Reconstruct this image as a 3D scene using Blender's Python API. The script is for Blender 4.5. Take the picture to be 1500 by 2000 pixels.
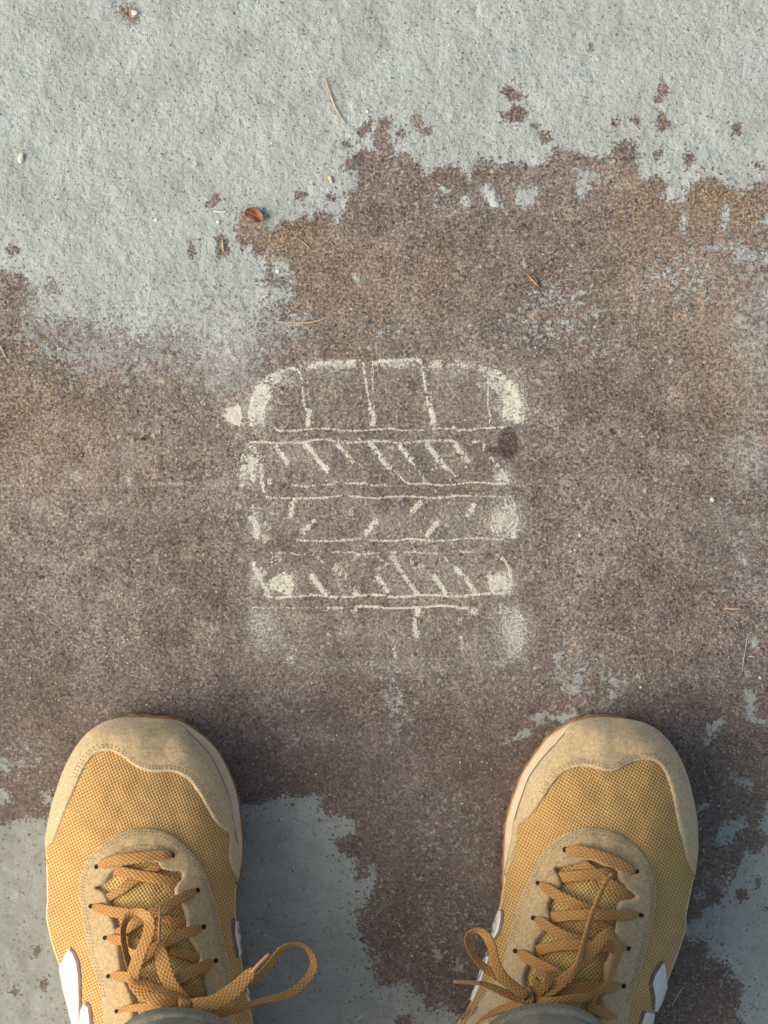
import bpy, math, random
import numpy as np
from mathutils import Vector, noise as mnoise
from mathutils.geometry import delaunay_2d_cdt

random.seed(7); RNG = np.random.default_rng(11)
for o in list(bpy.data.objects): bpy.data.objects.remove(o, do_unlink=True)
SC = bpy.context.scene
COL = SC.collection

# ------------------------------------------------------------------ camera, sky, sun, exposure
HC = 1.4                      # height the phone is held at (m)
K = 0.0003                    # metres on the floor for one pixel of the 1500 x 2000 photograph
cam_d = bpy.data.cameras.new('camera'); cam = bpy.data.objects.new('camera', cam_d); COL.objects.link(cam)
cam.location = (0, 0, HC); cam.rotation_euler = (0, 0, 0)
cam_d.sensor_fit = 'VERTICAL'; cam_d.angle = 2*math.atan(0.3/HC)
cam_d.clip_start = 0.01; cam_d.clip_end = 200
SC.camera = cam
SUN_EL, SUN_AZ = math.radians(36), math.radians(-104)       # azimuth from +Y, clockwise
w = bpy.data.worlds.new('World'); SC.world = w; w.use_nodes = True
nt = w.node_tree; bg = nt.nodes['Background']
sky = nt.nodes.new('ShaderNodeTexSky'); sky.sky_type = 'NISHITA'; sky.sun_disc = False
sky.sun_elevation = SUN_EL; sky.sun_rotation = SUN_AZ; sky.air_density = 1.0; sky.dust_density = 6.0; sky.ozone_density = 0.4
wm = nt.nodes.new('ShaderNodeMix'); wm.data_type = 'RGBA'; wm.blend_type = 'MULTIPLY'; wm.inputs[0].default_value = 1
wm.inputs[7].default_value = (1.0, 0.975, 0.90, 1)          # hazy, greyer daylight than a clear blue sky
nt.links.new(sky.outputs[0], wm.inputs[6]); nt.links.new(wm.outputs[2], bg.inputs[0]); bg.inputs[1].default_value = 0.15
sd = bpy.data.lights.new('sun', 'SUN'); sun = bpy.data.objects.new('sun', sd); COL.objects.link(sun)
sd.energy = 1.0; sd.angle = math.radians(58); sd.color = (1.0, 0.985, 0.99)
dirv = Vector((math.sin(SUN_AZ)*math.cos(SUN_EL), math.cos(SUN_AZ)*math.cos(SUN_EL), math.sin(SUN_EL)))
sun.rotation_euler = dirv.to_track_quat('Z', 'Y').to_euler()
SC.view_settings.view_transform = 'Standard'; SC.view_settings.look = 'None'
SC.view_settings.gamma = 1; SC.view_settings.use_curve_mapping = False
SC.view_settings.exposure = 0.36

# ------------------------------------------------------------------ helpers
def W(px, py, z=0.0):
    """a point at height z that the photograph shows at pixel px, py"""
    s = K*(HC-z)/HC
    return ((px-750)*s, (1000-py)*s, z)

def tag(o, label=None, cat=None, group=None, kind=None):
    if label: o['label'] = label
    if cat: o['category'] = cat
    if group: o['group'] = group
    if kind: o['kind'] = kind
    return o

def mesh_obj(name, verts, faces, mat, parent=None, uvs=None, smooth=True, mats=None, fmat=None):
    me = bpy.data.meshes.new(name); me.from_pydata([tuple(v) for v in verts], [], [tuple(f) for f in faces])
    o = bpy.data.objects.new(name, me); COL.objects.link(o)
    if mats:
        for m in mats: me.materials.append(m)
        if fmat is not None: me.polygons.foreach_set('material_index', np.array(fmat, dtype=np.int32))
    elif mat: me.materials.append(mat)
    if smooth: me.polygons.foreach_set('use_smooth', np.ones(len(me.polygons), dtype=bool))
    if uvs is not None:
        uvl = me.uv_layers.new(name='UVMap'); li = np.zeros(len(me.loops), dtype=np.int32)
        me.loops.foreach_get('vertex_index', li)
        uvl.data.foreach_set('uv', np.asarray(uvs, dtype=np.float32)[li].ravel())
    if parent: o.parent = parent
    me.update(); return o

def empty(name, loc=(0, 0, 0)):
    o = bpy.data.objects.new(name, None); o.empty_display_size = 0.02; COL.objects.link(o); o.location = loc
    return o

def adopt(parent, o):
    o.parent = parent; o.matrix_parent_inverse = parent.matrix_basis.inverted()

def crom(pts, closed, step):
    """Catmull-Rom through pts (any dimension), resampled at even spacing of the first two or three coordinates"""
    P_ = np.asarray(pts, dtype=float); n = len(P_); out = []
    rng = range(n if closed else n-1)
    for i in rng:
        if closed: a, b, c, d = P_[(i-1) % n], P_[i], P_[(i+1) % n], P_[(i+2) % n]
        else: a, b, c, d = P_[max(i-1, 0)], P_[i], P_[i+1], P_[min(i+2, n-1)]
        for t in np.linspace(0, 1, 12, endpoint=False):
            out.append(0.5*((2*b)+(c-a)*t+(2*a-5*b+4*c-d)*t*t+(3*b-a-3*c+d)*t**3))
    if not closed: out.append(P_[-1])
    out = np.array(out)
    cyc = np.vstack([out, out[:1]]) if closed else out
    seg = np.linalg.norm(np.diff(cyc[:, :3] if cyc.shape[1] > 2 else cyc, axis=0), axis=1)
    s = np.concatenate([[0], np.cumsum(seg)]); m = max(3, int(round(s[-1]/step)))
    tt = np.linspace(0, s[-1], m, endpoint=False) if closed else np.linspace(0, s[-1], m+1)
    return np.stack([np.interp(tt, s, cyc[:, k]) for k in range(cyc.shape[1])], axis=1)

def inside(pts, poly):
    x, y = pts[:, 0], pts[:, 1]; r = np.zeros(len(pts), bool)
    x0, y0 = poly[:, 0], poly[:, 1]; x1, y1 = np.roll(x0, -1), np.roll(y0, -1)
    for a, b, c, d in zip(x0, y0, x1, y1):
        if b == d: continue
        r ^= ((b > y) != (d > y)) & (x < (c-a)*(y-b)/(d-b)+a)
    return r

def segdist(pts, poly, closed=True):
    A = poly; B = np.roll(poly, -1, axis=0)
    if not closed: A, B = A[:-1], B[:-1]
    best = np.full(len(pts), 1e9)
    for a, b in zip(A, B):
        d = b-a; L = max((d*d).sum(), 1e-9)
        t = np.clip(((pts-a)@d)/L, 0, 1)
        q = pts-(a+t[:, None]*d); best = np.minimum(best, (q*q).sum(1))
    return np.sqrt(best)

_lat = RNG.random((256, 256))
def vnoise(x, y, seed=0):
    x = x+seed*17.3; y = y+seed*9.1
    xi = np.floor(x).astype(int); yi = np.floor(y).astype(int); fx = x-xi; fy = y-yi
    fx = fx*fx*(3-2*fx); fy = fy*fy*(3-2*fy)
    g = lambda i, j: _lat[(i) % 256, (j) % 256]
    return (g(xi, yi)*(1-fx)+g(xi+1, yi)*fx)*(1-fy)+(g(xi, yi+1)*(1-fx)+g(xi+1, yi+1)*fx)*fy
def fbm(x, y, seed=0, octv=4):
    s = 0; a = 0.5; t = 0
    for k in range(octv):
        s = s+a*vnoise(x, y, seed+k*3); t += a; a *= 0.55; x = x*2.03; y = y*2.03
    return s/t

# ------------------------------------------------------------------ node helpers
class NB:
    def __init__(self, name):
        self.m = bpy.data.materials.new(name); self.m.use_nodes = True
        self.t = self.m.node_tree; self.b = self.t.nodes['Principled BSDF']
        self.b.inputs['Roughness'].default_value = 0.85; self.b.inputs['Specular IOR Level'].default_value = 0.25
    def n(self, kind, **kw):
        x = self.t.nodes.new(kind)
        for k, v in kw.items(): setattr(x, k, v)
        return x
    def lk(self, a, b): self.t.links.new(a, b)
    def val(self, sock, v):
        if isinstance(v, (int, float)): sock.default_value = v
        elif isinstance(v, (tuple, list)): sock.default_value = v if len(v) == len(sock.default_value) else (*v, 1)
        else: self.lk(v, sock)
    def math(self, op, a, b=None, c=None, clamp=False):
        x = self.n('ShaderNodeMath', operation=op, use_clamp=clamp)
        self.val(x.inputs[0], a)
        if b is not None: self.val(x.inputs[1], b)
        if c is not None: self.val(x.inputs[2], c)
        return x.outputs[0]
    def co(self, scale=1000.0, kind='Object', stretch=None, rot=0):
        t = self.n('ShaderNodeTexCoord'); m = self.n('ShaderNodeMapping')
        m.inputs['Scale'].default_value = stretch or (scale,)*3; m.inputs['Rotation'].default_value = (0, 0, rot)
        self.lk(t.outputs[kind], m.inputs[0]); return m.outputs[0]
    def noise(self, vec, scale, detail=3, rough=0.55, out='Fac', dist=0.0):
        x = self.n('ShaderNodeTexNoise'); self.lk(vec, x.inputs['Vector'])
        x.inputs['Scale'].default_value = scale; x.inputs['Detail'].default_value = detail
        x.inputs['Roughness'].default_value = rough; x.inputs['Distortion'].default_value = dist
        return x.outputs[out]
    def vor(self, vec, scale, out='Distance', rnd=1.0, feature='F1'):
        x = self.n('ShaderNodeTexVoronoi', feature=feature); self.lk(vec, x.inputs['Vector'])
        x.inputs['Scale'].default_value = scale; x.inputs['Randomness'].default_value = rnd
        return x.outputs[out]
    def ramp(self, fac, stops, interp='LINEAR'):
        x = self.n('ShaderNodeValToRGB'); r = x.color_ramp; r.interpolation = interp
        while len(r.elements) < len(stops): r.elements.new(0.5)
        for e, (p, c) in zip(r.elements, stops):
            e.position = p; e.color = (*c, 1) if isinstance(c, tuple) else (c, c, c, 1)
        self.lk(fac, x.inputs[0]); return x.outputs[0]
    def step(self, v, lo, hi):
        x = self.n('ShaderNodeMapRange', interpolation_type='SMOOTHSTEP')
        self.val(x.inputs[0], v); x.inputs[1].default_value = lo; x.inputs[2].default_value = hi
        return x.outputs[0]
    def mix(self, fac, a, b, mode='MIX'):
        x = self.n('ShaderNodeMix', data_type='RGBA', blend_type=mode)
        self.val(x.inputs[0], fac); self.val(x.inputs[6], a); self.val(x.inputs[7], b); return x.outputs[2]
    def attr(self, name): return self.n('ShaderNodeAttribute', attribute_name=name).outputs['Fac']
    def bump(self, h, dist=0.001, strength=1.0, normal=None):
        x = self.n('ShaderNodeBump'); self.lk(h, x.inputs['Height'])
        x.inputs['Distance'].default_value = dist; x.inputs['Strength'].default_value = strength
        if normal: self.lk(normal, x.inputs['Normal'])
        return x.outputs[0]
    def done(self, color, height=None, rough=None, dist=0.001, strength=1.0):
        self.val(self.b.inputs['Base Color'], color)
        if height is not None: self.lk(self.bump(height, dist, strength), self.b.inputs['Normal'])
        if rough is not None: self.val(self.b.inputs['Roughness'], rough)
        return self.m

# ------------------------------------------------------------------ materials
def mat_floor():
    m = NB('painted_concrete'); c = m.co(1000)
    sdf, rough, speck, dust, stain = [m.attr(a) for a in ('paint', 'ragged', 'speck', 'dust', 'stain')]
    n_big = m.noise(c, 0.012, 3); n_mid = m.noise(c, 0.10, 4); n_edge = m.noise(c, 0.45, 5, 0.68); n_fine = m.noise(c, 1.5, 3, 0.7)
    n_noi = m.noise(c, 0.62, 4, 0.80)
    jit = m.n('ShaderNodeVectorMath', operation='MULTIPLY_ADD'); m.lk(m.noise(c, 0.9, 2, 0.6, 'Color'), jit.inputs[0]); jit.inputs[1].default_value = (1.1, 1.1, 0); m.lk(c, jit.inputs[2])
    cell = m.n('ShaderNodeSeparateColor'); m.lk(m.vor(jit.outputs[0], 0.95, 'Color'), cell.inputs[0])
    cell2 = m.n('ShaderNodeSeparateColor'); m.lk(m.vor(jit.outputs[0], 0.47, 'Color'), cell2.inputs[0])
    n_grain = m.math('ADD', m.math('MULTIPLY', n_noi, 0.74), m.math('ADD', m.math('MULTIPLY', cell.outputs[0], 0.18), m.math('MULTIPLY', cell2.outputs[1], 0.08))); n_h = m.noise(c, 0.22, 3, 0.6)
    # paint layer mask; well away from the shoes it follows a broad noise of its own
    far = m.attr('far'); sdf = m.math('ADD', m.math('MULTIPLY', sdf, m.math('SUBTRACT', 1.0, far)), m.math('MULTIPLY', far, m.math('MULTIPLY', m.math('SUBTRACT', m.noise(c, 0.0042, 4, 0.6), 0.47), 520)))
    d = m.math('ADD', sdf, m.math('MULTIPLY', m.math('SUBTRACT', n_edge, 0.5), 62))
    d = m.math('ADD', d, m.math('MULTIPLY', m.math('SUBTRACT', n_mid, 0.5), 30))
    d = m.math('ADD', d, m.math('MULTIPLY', m.math('SUBTRACT', m.noise(c, 0.55, 4, 0.8), 0.5), rough))
    paint = m.step(d, -1.5, 1.5)
    # flecks of paint left on the bare concrete
    fl = m.noise(c, 0.30, 5, 0.74)
    fleck = m.step(m.math('ADD', fl, m.math('MULTIPLY', m.math('MINIMUM', speck, 0.85), 0.27)), 0.715, 0.735)
    fleck = m.math('MULTIPLY', fleck, m.math('MULTIPLY', m.step(n_h, 0.36, 0.50), m.step(m.noise(c, 0.075, 3, 0.6), 0.44, 0.53)))
    # small chips out of the paint, down to the brown concrete
    ch = m.noise(c, 0.33, 3, 0.62); near = m.math('SUBTRACT', 1.0, m.step(sdf, 4, 60)); chip = m.step(m.math('ADD', ch, m.math('MULTIPLY', near, 0.085)), 0.69, 0.71)
    ch2 = m.noise(c, 0.9, 2, 0.5); chip2 = m.math('MULTIPLY', m.step(ch2, 0.66, 0.70), m.step(n_mid, 0.42, 0.62))
    chip = m.math('MAXIMUM', chip, chip2)
    paint = m.math('MULTIPLY', paint, m.math('SUBTRACT', 1.0, chip))
    paint = m.math('MAXIMUM', paint, fleck)
    # colours
    grain = m.ramp(n_grain, [(0.31, (0.045, 0.039, 0.036)), (0.40, (0.125, 0.105, 0.091)), (0.50, (0.206, 0.177, 0.158)),
                             (0.60, (0.320, 0.278, 0.243)), (0.71, (0.62, 0.55, 0.46))])
    big = m.ramp(n_big, [(0.34, (0.80, 0.77, 0.76)), (0.50, (1.03, 1.025, 1.04)), (0.64, (1.20, 1.21, 1.24))])
    bare = m.mix(1.0, grain, big, 'MULTIPLY')
    n_tone = m.noise(c, 0.05, 4, 0.65)
    bare = m.mix(1.0, bare, m.ramp(n_tone, [(0.3, (0.74, 0.71, 0.70)), (0.5, (1, 1, 1)), (0.7, (1.28, 1.27, 1.25))]), 'MULTIPLY')
    wh = m.math('MULTIPLY', m.step(m.noise(c, 0.085, 4, 0.7), 0.52, 0.70), m.step(m.noise(c, 0.8, 3, 0.7), 0.42, 0.66))
    bare = m.mix(m.math('MULTIPLY', wh, 0.55), bare, (0.42, 0.375, 0.325))
    dk = m.math('MULTIPLY', m.step(m.noise(c, 0.5, 3, 0.6), 0.60, 0.70), 0.75)
    bare = m.mix(dk, bare, (0.085, 0.070, 0.062))
    agg = m.vor(c, 0.36); aggc = m.vor(c, 0.36, 'Color')
    sepc = m.n('ShaderNodeSeparateColor'); m.lk(aggc, sepc.inputs[0])
    pebm = m.math('MULTIPLY', m.math('LESS_THAN', agg, m.math('MULTIPLY', n_fine, 0.52)), m.math('GREATER_THAN', sepc.outputs[0], 0.78))
    bare = m.mix(m.math('MULTIPLY', pebm, 0.75), bare, m.ramp(sepc.outputs[1], [(0.45, (0.045, 0.038, 0.036)), (0.55, (0.12, 0.095, 0.08)), (0.8, (0.50, 0.39, 0.27)), (1, (0.62, 0.5, 0.34))]))
    st = m.vor(c, 0.155); sc_ = m.n('ShaderNodeSeparateColor'); m.lk(m.vor(c, 0.155, 'Color'), sc_.inputs[0])
    stone = m.math('MULTIPLY', m.math('LESS_THAN', st, m.math('MULTIPLY', m.noise(c, 0.7, 3, 0.7), 0.38)), m.math('GREATER_THAN', sc_.outputs[0], 0.60))
    bare = m.mix(m.math('MULTIPLY', stone, 0.8), bare, m.ramp(sc_.outputs[1], [(0.0, (0.045, 0.042, 0.042)), (0.38, (0.09, 0.075, 0.068)), (0.55, (0.33, 0.295, 0.26)), (0.8, (0.56, 0.50, 0.41))], 'CONSTANT'))
    warm = m.attr('warm')
    wg = m.math('MULTIPLY', warm, m.step(m.noise(c, 0.62, 3, 0.7), 0.50, 0.62))
    bare = m.mix(wg, bare, (0.56, 0.40, 0.235))
    bare = m.mix(m.math('MULTIPLY', warm, 0.22), bare, (0.24, 0.17, 0.10))
    pc = m.ramp(m.noise(c, 0.03, 4, 0.6), [(0.3, (0.34, 0.378, 0.358)), (0.5, (0.395, 0.446, 0.434)), (0.7, (0.445, 0.508, 0.502))])
    pc = m.mix(m.math('MULTIPLY', m.step(m.noise(c, 0.40, 4, 0.78), 0.50, 0.68), 0.42), pc, (0.25, 0.235, 0.205))
    pc = m.mix(m.math('MULTIPLY', m.step(m.noise(c, 0.5, 3, 0.7), 0.57, 0.68), 0.34), pc, (0.62, 0.63, 0.59))
    pc = m.mix(m.math('MULTIPLY', m.step(m.noise(c, 0.9, 2, 0.6), 0.63, 0.70), 0.55), pc, (0.13, 0.11, 0.09))
    evened_and_shaded = m.math('SUBTRACT', 1.0, m.attr('calm'))             # smoother coat lower down, darkened further to paint in the light falloff
    pc = m.mix(m.math('MULTIPLY', evened_and_shaded, 0.80), pc, m.mix(m.step(m.noise(c, 0.07, 5, 0.75), 0.40, 0.62), (0.172, 0.182, 0.155), (0.232, 0.252, 0.228)))
    bare = m.mix(m.math('MULTIPLY', evened_and_shaded, 0.78), bare, (0.118, 0.091, 0.077))  # lower concrete evened out and darkened too, shade put into its colour
    dv = m.n('ShaderNodeTexVoronoi'); m.lk(c, dv.inputs['Vector']); dv.inputs['Scale'].default_value = 0.30
    ds = m.n('ShaderNodeSeparateColor'); m.lk(dv.outputs['Color'], ds.inputs[0])
    dot = m.math('MULTIPLY', m.math('LESS_THAN', dv.outputs['Distance'], m.math('MULTIPLY', n_fine, 0.42)), m.math('GREATER_THAN', ds.outputs[0], 0.36))
    pc = m.mix(m.math('MULTIPLY', dot, m.math('MULTIPLY_ADD', ds.outputs[1], 0.5, 0.3)), pc, m.mix(ds.outputs[2], (0.10, 0.085, 0.07), (0.24, 0.165, 0.115)))
    film = m.attr('film')                                       # paint worn to a thin greyish film
    fm_ = m.math('MULTIPLY', m.step(m.math('ADD', m.noise(c, 0.20, 6, 0.80), m.math('MULTIPLY', film, 0.14)), 0.605, 0.630), m.step(film, 0.02, 0.25))
    bare = m.mix(m.math('MINIMUM', fm_, 0.8), bare, (0.40, 0.42, 0.40))
    wf = m.math('MULTIPLY', m.step(m.math('ADD', m.noise(c, 0.24, 6, 0.80), m.math('MULTIPLY', film, 0.13)), 0.59, 0.63), m.step(film, 0.02, 0.25))
    pc = m.mix(m.math('MULTIPLY', wf, 0.8), pc, (0.215, 0.185, 0.158))
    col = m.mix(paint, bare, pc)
    dn = m.math('ADD', m.math('MULTIPLY', dust, 0.48), m.math('MULTIPLY', m.math('MULTIPLY', m.step(m.math('ADD', m.noise(c, 0.62, 4, 0.75), m.math('MULTIPLY', dust, 0.30)), 0.58, 0.72), m.step(dust, 0.03, 0.4)), 0.55), clamp=True)
    col = m.mix(dn, col, (0.60, 0.60, 0.54))
    stain = m.step(m.math('ADD', stain, m.math('MULTIPLY', m.math('SUBTRACT', m.noise(c, 0.4, 4, 0.7), 0.5), 1.1)), 0.30, 0.52)
    sn = m.math('MULTIPLY', stain, m.math('ADD', 0.40, m.math('MULTIPLY', m.step(m.noise(c, 0.6, 3, 0.7), 0.35, 0.6), 0.45)), clamp=True)
    col = m.mix(sn, col, (0.055, 0.034, 0.030))
    # relief in millimetres
    hp = m.math('MULTIPLY', paint, 0.42)
    orange = m.math('MULTIPLY', m.noise(c, 0.17, 2, 0.5), 1.25)
    orange = m.math('ADD', orange, m.math('MULTIPLY', m.noise(c, 0.42, 2, 0.5), 0.80))
    orange = m.math('ADD', orange, m.math('MULTIPLY', m.step(m.noise(c, 0.36, 2, 0.5), 0.60, 0.80), 0.55))
    orange = m.math('ADD', orange, m.math('MULTIPLY', m.noise(c, 1.05, 2, 0.5), 0.17))
    hb = m.math('MULTIPLY', n_grain, 1.25)
    hb = m.math('ADD', hb, m.math('MULTIPLY', n_h, 0.9))
    calm = m.attr('calm')
    hmix = m.math('ADD', m.math('MULTIPLY', m.math('MULTIPLY', orange, paint), calm), m.math('MULTIPLY', hb, m.math('SUBTRACT', 1, paint)))
    h = m.math('ADD', hmix, hp)
    ro = m.math('SUBTRACT', 0.92, m.math('MULTIPLY', paint, 0.14))
    return m.done(col, h, ro, 0.001, 0.85)

def weave(m, uvec, pu, pv, rot=0.0):
    mp = m.n('ShaderNodeMapping'); m.lk(uvec, mp.inputs[0]); mp.inputs['Rotation'].default_value = (0, 0, rot)
    s = m.n('ShaderNodeSeparateXYZ'); m.lk(mp.outputs[0], s.inputs[0])
    a = m.math('COSINE', m.math('MULTIPLY', s.outputs[0], 2*math.pi/pu)); b = m.math('COSINE', m.math('MULTIPLY', s.outputs[1], 2*math.pi/pv))
    f = m.math('MULTIPLY', a, b)                              # -1..1, staggered peaks and gaps
    return f, s

def mat_mesh(name, c_top, c_low, c_hole, pu, pv, rot, hole=-0.45):
    m = NB(name); t = m.n('ShaderNodeTexCoord')
    nz = m.noise(t.outputs['UV'], 0.03, 2, 0.5, 'Color')
    ad = m.n('ShaderNodeVectorMath', operation='MULTIPLY_ADD'); m.lk(nz, ad.inputs[0]); ad.inputs[1].default_value = (5, 5, 0); m.lk(t.outputs['UV'], ad.inputs[2])
    f, s = weave(m, ad.outputs[0], pu, pv, rot)
    fz = m.noise(t.outputs['UV'], 0.5, 2, 0.6)
    f2 = m.math('ADD', f, m.math('MULTIPLY', m.math('SUBTRACT', fz, 0.5), 0.7))
    col = m.ramp(m.math('MULTIPLY_ADD', f2, 0.5, 0.5), [(0.06, c_hole), (0.22, c_low), (0.45, tuple((a+b)/2 for a, b in zip(c_low, c_top))), (0.85, c_top)])
    col = m.mix(1.0, col, m.ramp(m.noise(t.outputs['UV'], 0.02, 3), [(0.3, (0.90, 0.89, 0.87)), (0.7, (1.06, 1.05, 1.03))]), 'MULTIPLY')
    m.b.inputs['Sheen Weight'].default_value = 0.15; m.b.inputs['Sheen Roughness'].default_value = 0.4
    h = m.math('MULTIPLY', m.step(f, -0.9, 0.7), 0.38)
    return m.done(col, h, 0.6, 0.001, 1.0)

def mat_suede(name, c1, c2, fuzz=1.0, dirt=0.0):
    m = NB(name); c = m.co(1000)
    col = m.mix(m.noise(c, 0.09, 4, 0.6), c1, c2)
    col = m.mix(m.math('MULTIPLY', m.step(m.noise(c, 1.6, 3, 0.75), 0.48, 0.68), 0.50), col, tuple(v*0.58 for v in c1))
    col = m.mix(m.math('MULTIPLY', m.step(m.noise(c, 2.1, 2, 0.7), 0.56, 0.74), 0.30), col, tuple(min(1, v*1.35) for v in c2))
    col = m.mix(1.0, col, m.ramp(m.noise(c, 0.5, 5, 0.85), [(0.34, (0.66, 0.64, 0.62)), (0.5, (0.98, 0.98, 0.98)), (0.66, (1.22, 1.22, 1.22))]), 'MULTIPLY')
    if dirt:
        at = m.attr('grime')
        col = m.mix(m.math('MULTIPLY', m.math('MULTIPLY', at, m.step(m.noise(c, 0.12, 4, 0.7), 0.30, 0.66)), dirt), col, (0.150, 0.122, 0.075))
    m.b.inputs['Sheen Weight'].default_value = 0.35; m.b.inputs['Sheen Roughness'].default_value = 0.5
    m.b.inputs['Specular IOR Level'].default_value = 0.1
    h = m.math('ADD', m.math('MULTIPLY', m.noise(c, 1.5, 3, 0.7), 0.34*fuzz), m.math('MULTIPLY', m.noise(c, 0.15, 3), 0.8))
    return m.done(col, h, 0.95, 0.001, 0.8)

def mat_lace():
    m = NB('woven_lace'); t = m.n('ShaderNodeTexCoord')
    f, s = weave(m, t.outputs['UV'], 2.3, 3.2)
    f2 = m.math('ADD', f, m.math('MULTIPLY', m.math('SUBTRACT', m.noise(t.outputs['UV'], 1.3, 2), 0.5), 1.2))
    col = m.ramp(m.math('MULTIPLY_ADD', f2, 0.5, 0.5), [(0.0, (0.29, 0.15, 0.045)), (0.28, (0.38, 0.20, 0.062)), (0.85, (0.50, 0.285, 0.10))])
    col = m.mix(1.0, col, m.ramp(m.noise(t.outputs['UV'], 0.06, 2), [(0.3, (0.92, 0.90, 0.88)), (0.7, (1.06, 1.05, 1.03))]), 'MULTIPLY')
    m.b.inputs['Sheen Weight'].default_value = 0.1
    return m.done(col, m.math('MULTIPLY', f, 0.20), 0.75, 0.001, 0.9)

def mat_plain(name, c1, c2=None, scale=0.3, rough=0.6, bumpmm=0.1, bscale=1.0, spec=0.3, spk=None):
    m = NB(name); c = m.co(1000); c2 = c2 or tuple(v*0.8 for v in c1)
    col = m.mix(m.step(m.noise(c, scale, 4, 0.65), 0.3, 0.7), c1, c2)
    if spk: col = m.mix(m.math('MULTIPLY', m.step(m.noise(c, 1.2, 3, 0.7), 0.55, 0.68), 0.6), col, spk)
    m.b.inputs['Specular IOR Level'].default_value = spec
    return m.done(col, m.math('MULTIPLY', m.noise(c, bscale, 3, 0.65), bumpmm), rough, 0.001, 1.0)

M_FLOOR = mat_floor()
M_MESH_L = mat_mesh('ochre_mesh_fabric', (0.63, 0.42, 0.17), (0.42, 0.245, 0.075), (0.17, 0.09, 0.024), 7.6, 8.8, math.radians(-20))
M_MESH_R = mat_mesh('ochre_mesh_fabric_turned', (0.63, 0.42, 0.17), (0.42, 0.245, 0.075), (0.17, 0.09, 0.024), 7.6, 8.8, math.radians(16))
M_TONGUE = mat_mesh('tongue_mesh_fabric', (0.70, 0.50, 0.19), (0.46, 0.28, 0.075), (0.10, 0.06, 0.016), 8.4, 9.6, math.radians(-8))
M_SUEDE = mat_suede('tan_suede', (0.56, 0.425, 0.235), (0.67, 0.525, 0.315), 1.2, 0.34)
M_SUEDE2 = mat_suede('pale_suede', (0.44, 0.33, 0.175), (0.56, 0.43, 0.245), 1.2, 0.0)
M_RAW = mat_suede('raw_suede_edge', (0.50, 0.385, 0.225), (0.66, 0.53, 0.35), 1.6)
M_THREAD = mat_plain('sewing_thread', (0.17, 0.12, 0.06), (0.26, 0.19, 0.09))
M_LACE = mat_lace()
M_AGLET = mat_plain('aglet_plastic', (0.42, 0.22, 0.115), (0.50, 0.29, 0.17), 0.3, 0.28, 0.05, 0.5, 0.5)
M_MID = mat_plain('cream_foam', (0.70, 0.58, 0.42), (0.62, 0.50, 0.34), 0.08, 0.6, 0.12, 0.8, 0.3)
M_GUM = mat_plain('gum_rubber', (0.36, 0.19, 0.085), (0.28, 0.145, 0.062), 0.1, 0.55, 0.1, 1.0, 0.35)
M_WHITE = mat_plain('white_leather', (0.78, 0.77, 0.74), (0.70, 0.69, 0.66), 0.2, 0.42, 0.08, 1.1, 0.4)
M_TRIM = mat_plain('mauve_trim', (0.16, 0.11, 0.095), (0.22, 0.16, 0.14), 0.3, 0.7)
M_DARK = mat_plain('eyelet_hole_shade', (0.022, 0.014, 0.012), (0.03, 0.02, 0.018), 0.3, 0.9)
M_CLOTH = mat_plain('grey_green_cloth', (0.24, 0.25, 0.22), (0.20, 0.21, 0.185), 0.5, 0.9, 0.25, 1.6, 0.1)
def mat_cloth():
    m = NB('trouser_cloth'); c = m.co(1000)
    sx = m.n('ShaderNodeSeparateXYZ'); m.lk(c, sx.inputs[0])
    tw = m.math('SINE', m.math('MULTIPLY', m.math('ADD', m.math('ADD', sx.outputs[0], sx.outputs[1]), m.math('MULTIPLY', sx.outputs[2], 1.3)), 3.6))
    col = m.mix(m.math('MULTIPLY_ADD', tw, 0.25, 0.5), (0.235, 0.235, 0.195), (0.34, 0.335, 0.285))
    col = m.mix(1.0, col, m.ramp(m.noise(c, 0.4, 4, 0.8), [(0.3, (0.72, 0.72, 0.70)), (0.7, (1.2, 1.2, 1.2))]), 'MULTIPLY')
    h = m.math('ADD', m.math('MULTIPLY', tw, 0.08), m.math('ADD', m.math('MULTIPLY', m.noise(c, 1.2, 3, 0.7), 0.35), m.math('MULTIPLY', m.noise(c, 0.05, 3), 6.0)))
    return m.done(col, h, 0.95, 0.001, 0.8)
M_CLOTH = mat_cloth()
M_SHIRT = mat_plain('dark_shirt_cloth', (0.06, 0.065, 0.07), (0.05, 0.055, 0.06), 0.3, 0.9, 0.3, 1.0, 0.1)
M_SKIN = mat_plain('skin', (0.50, 0.30, 0.21), (0.45, 0.26, 0.18), 0.1, 0.5, 0.1, 1.0)
M_HAIR = mat_plain('hair', (0.03, 0.02, 0.014), (0.05, 0.034, 0.022), 0.4, 0.6, 1.0, 0.7)
M_PHONE = mat_plain('phone_case', (0.02, 0.02, 0.022), None, 0.2, 0.3)
M_CHALK = mat_plain('chalk_dust', (0.80, 0.785, 0.69), (0.66, 0.655, 0.59), 0.5, 0.95, 0.2, 1.5, 0.05)
M_CHALKW = mat_plain('chalk_dust_grey', (0.60, 0.60, 0.53), (0.48, 0.48, 0.43), 0.5, 0.95, 0.2, 1.5, 0.05)
M_STRAW = mat_plain('dry_straw', (0.62, 0.50, 0.34), (0.48, 0.36, 0.22), 0.6, 0.6)
M_NEEDLE = mat_plain('dry_needle', (0.55, 0.29, 0.14), (0.42, 0.20, 0.09), 0.6, 0.6)
M_PALE = mat_plain('pale_grit', (0.80, 0.78, 0.72), (0.70, 0.66, 0.58), 0.6, 0.6)
M_BEIGE = mat_plain('beige_chip', (0.62, 0.52, 0.37), (0.50, 0.40, 0.27), 0.6, 0.7)
M_BLACK = mat_plain('dark_stone', (0.05, 0.052, 0.052), None, 0.6, 0.6)
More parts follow.
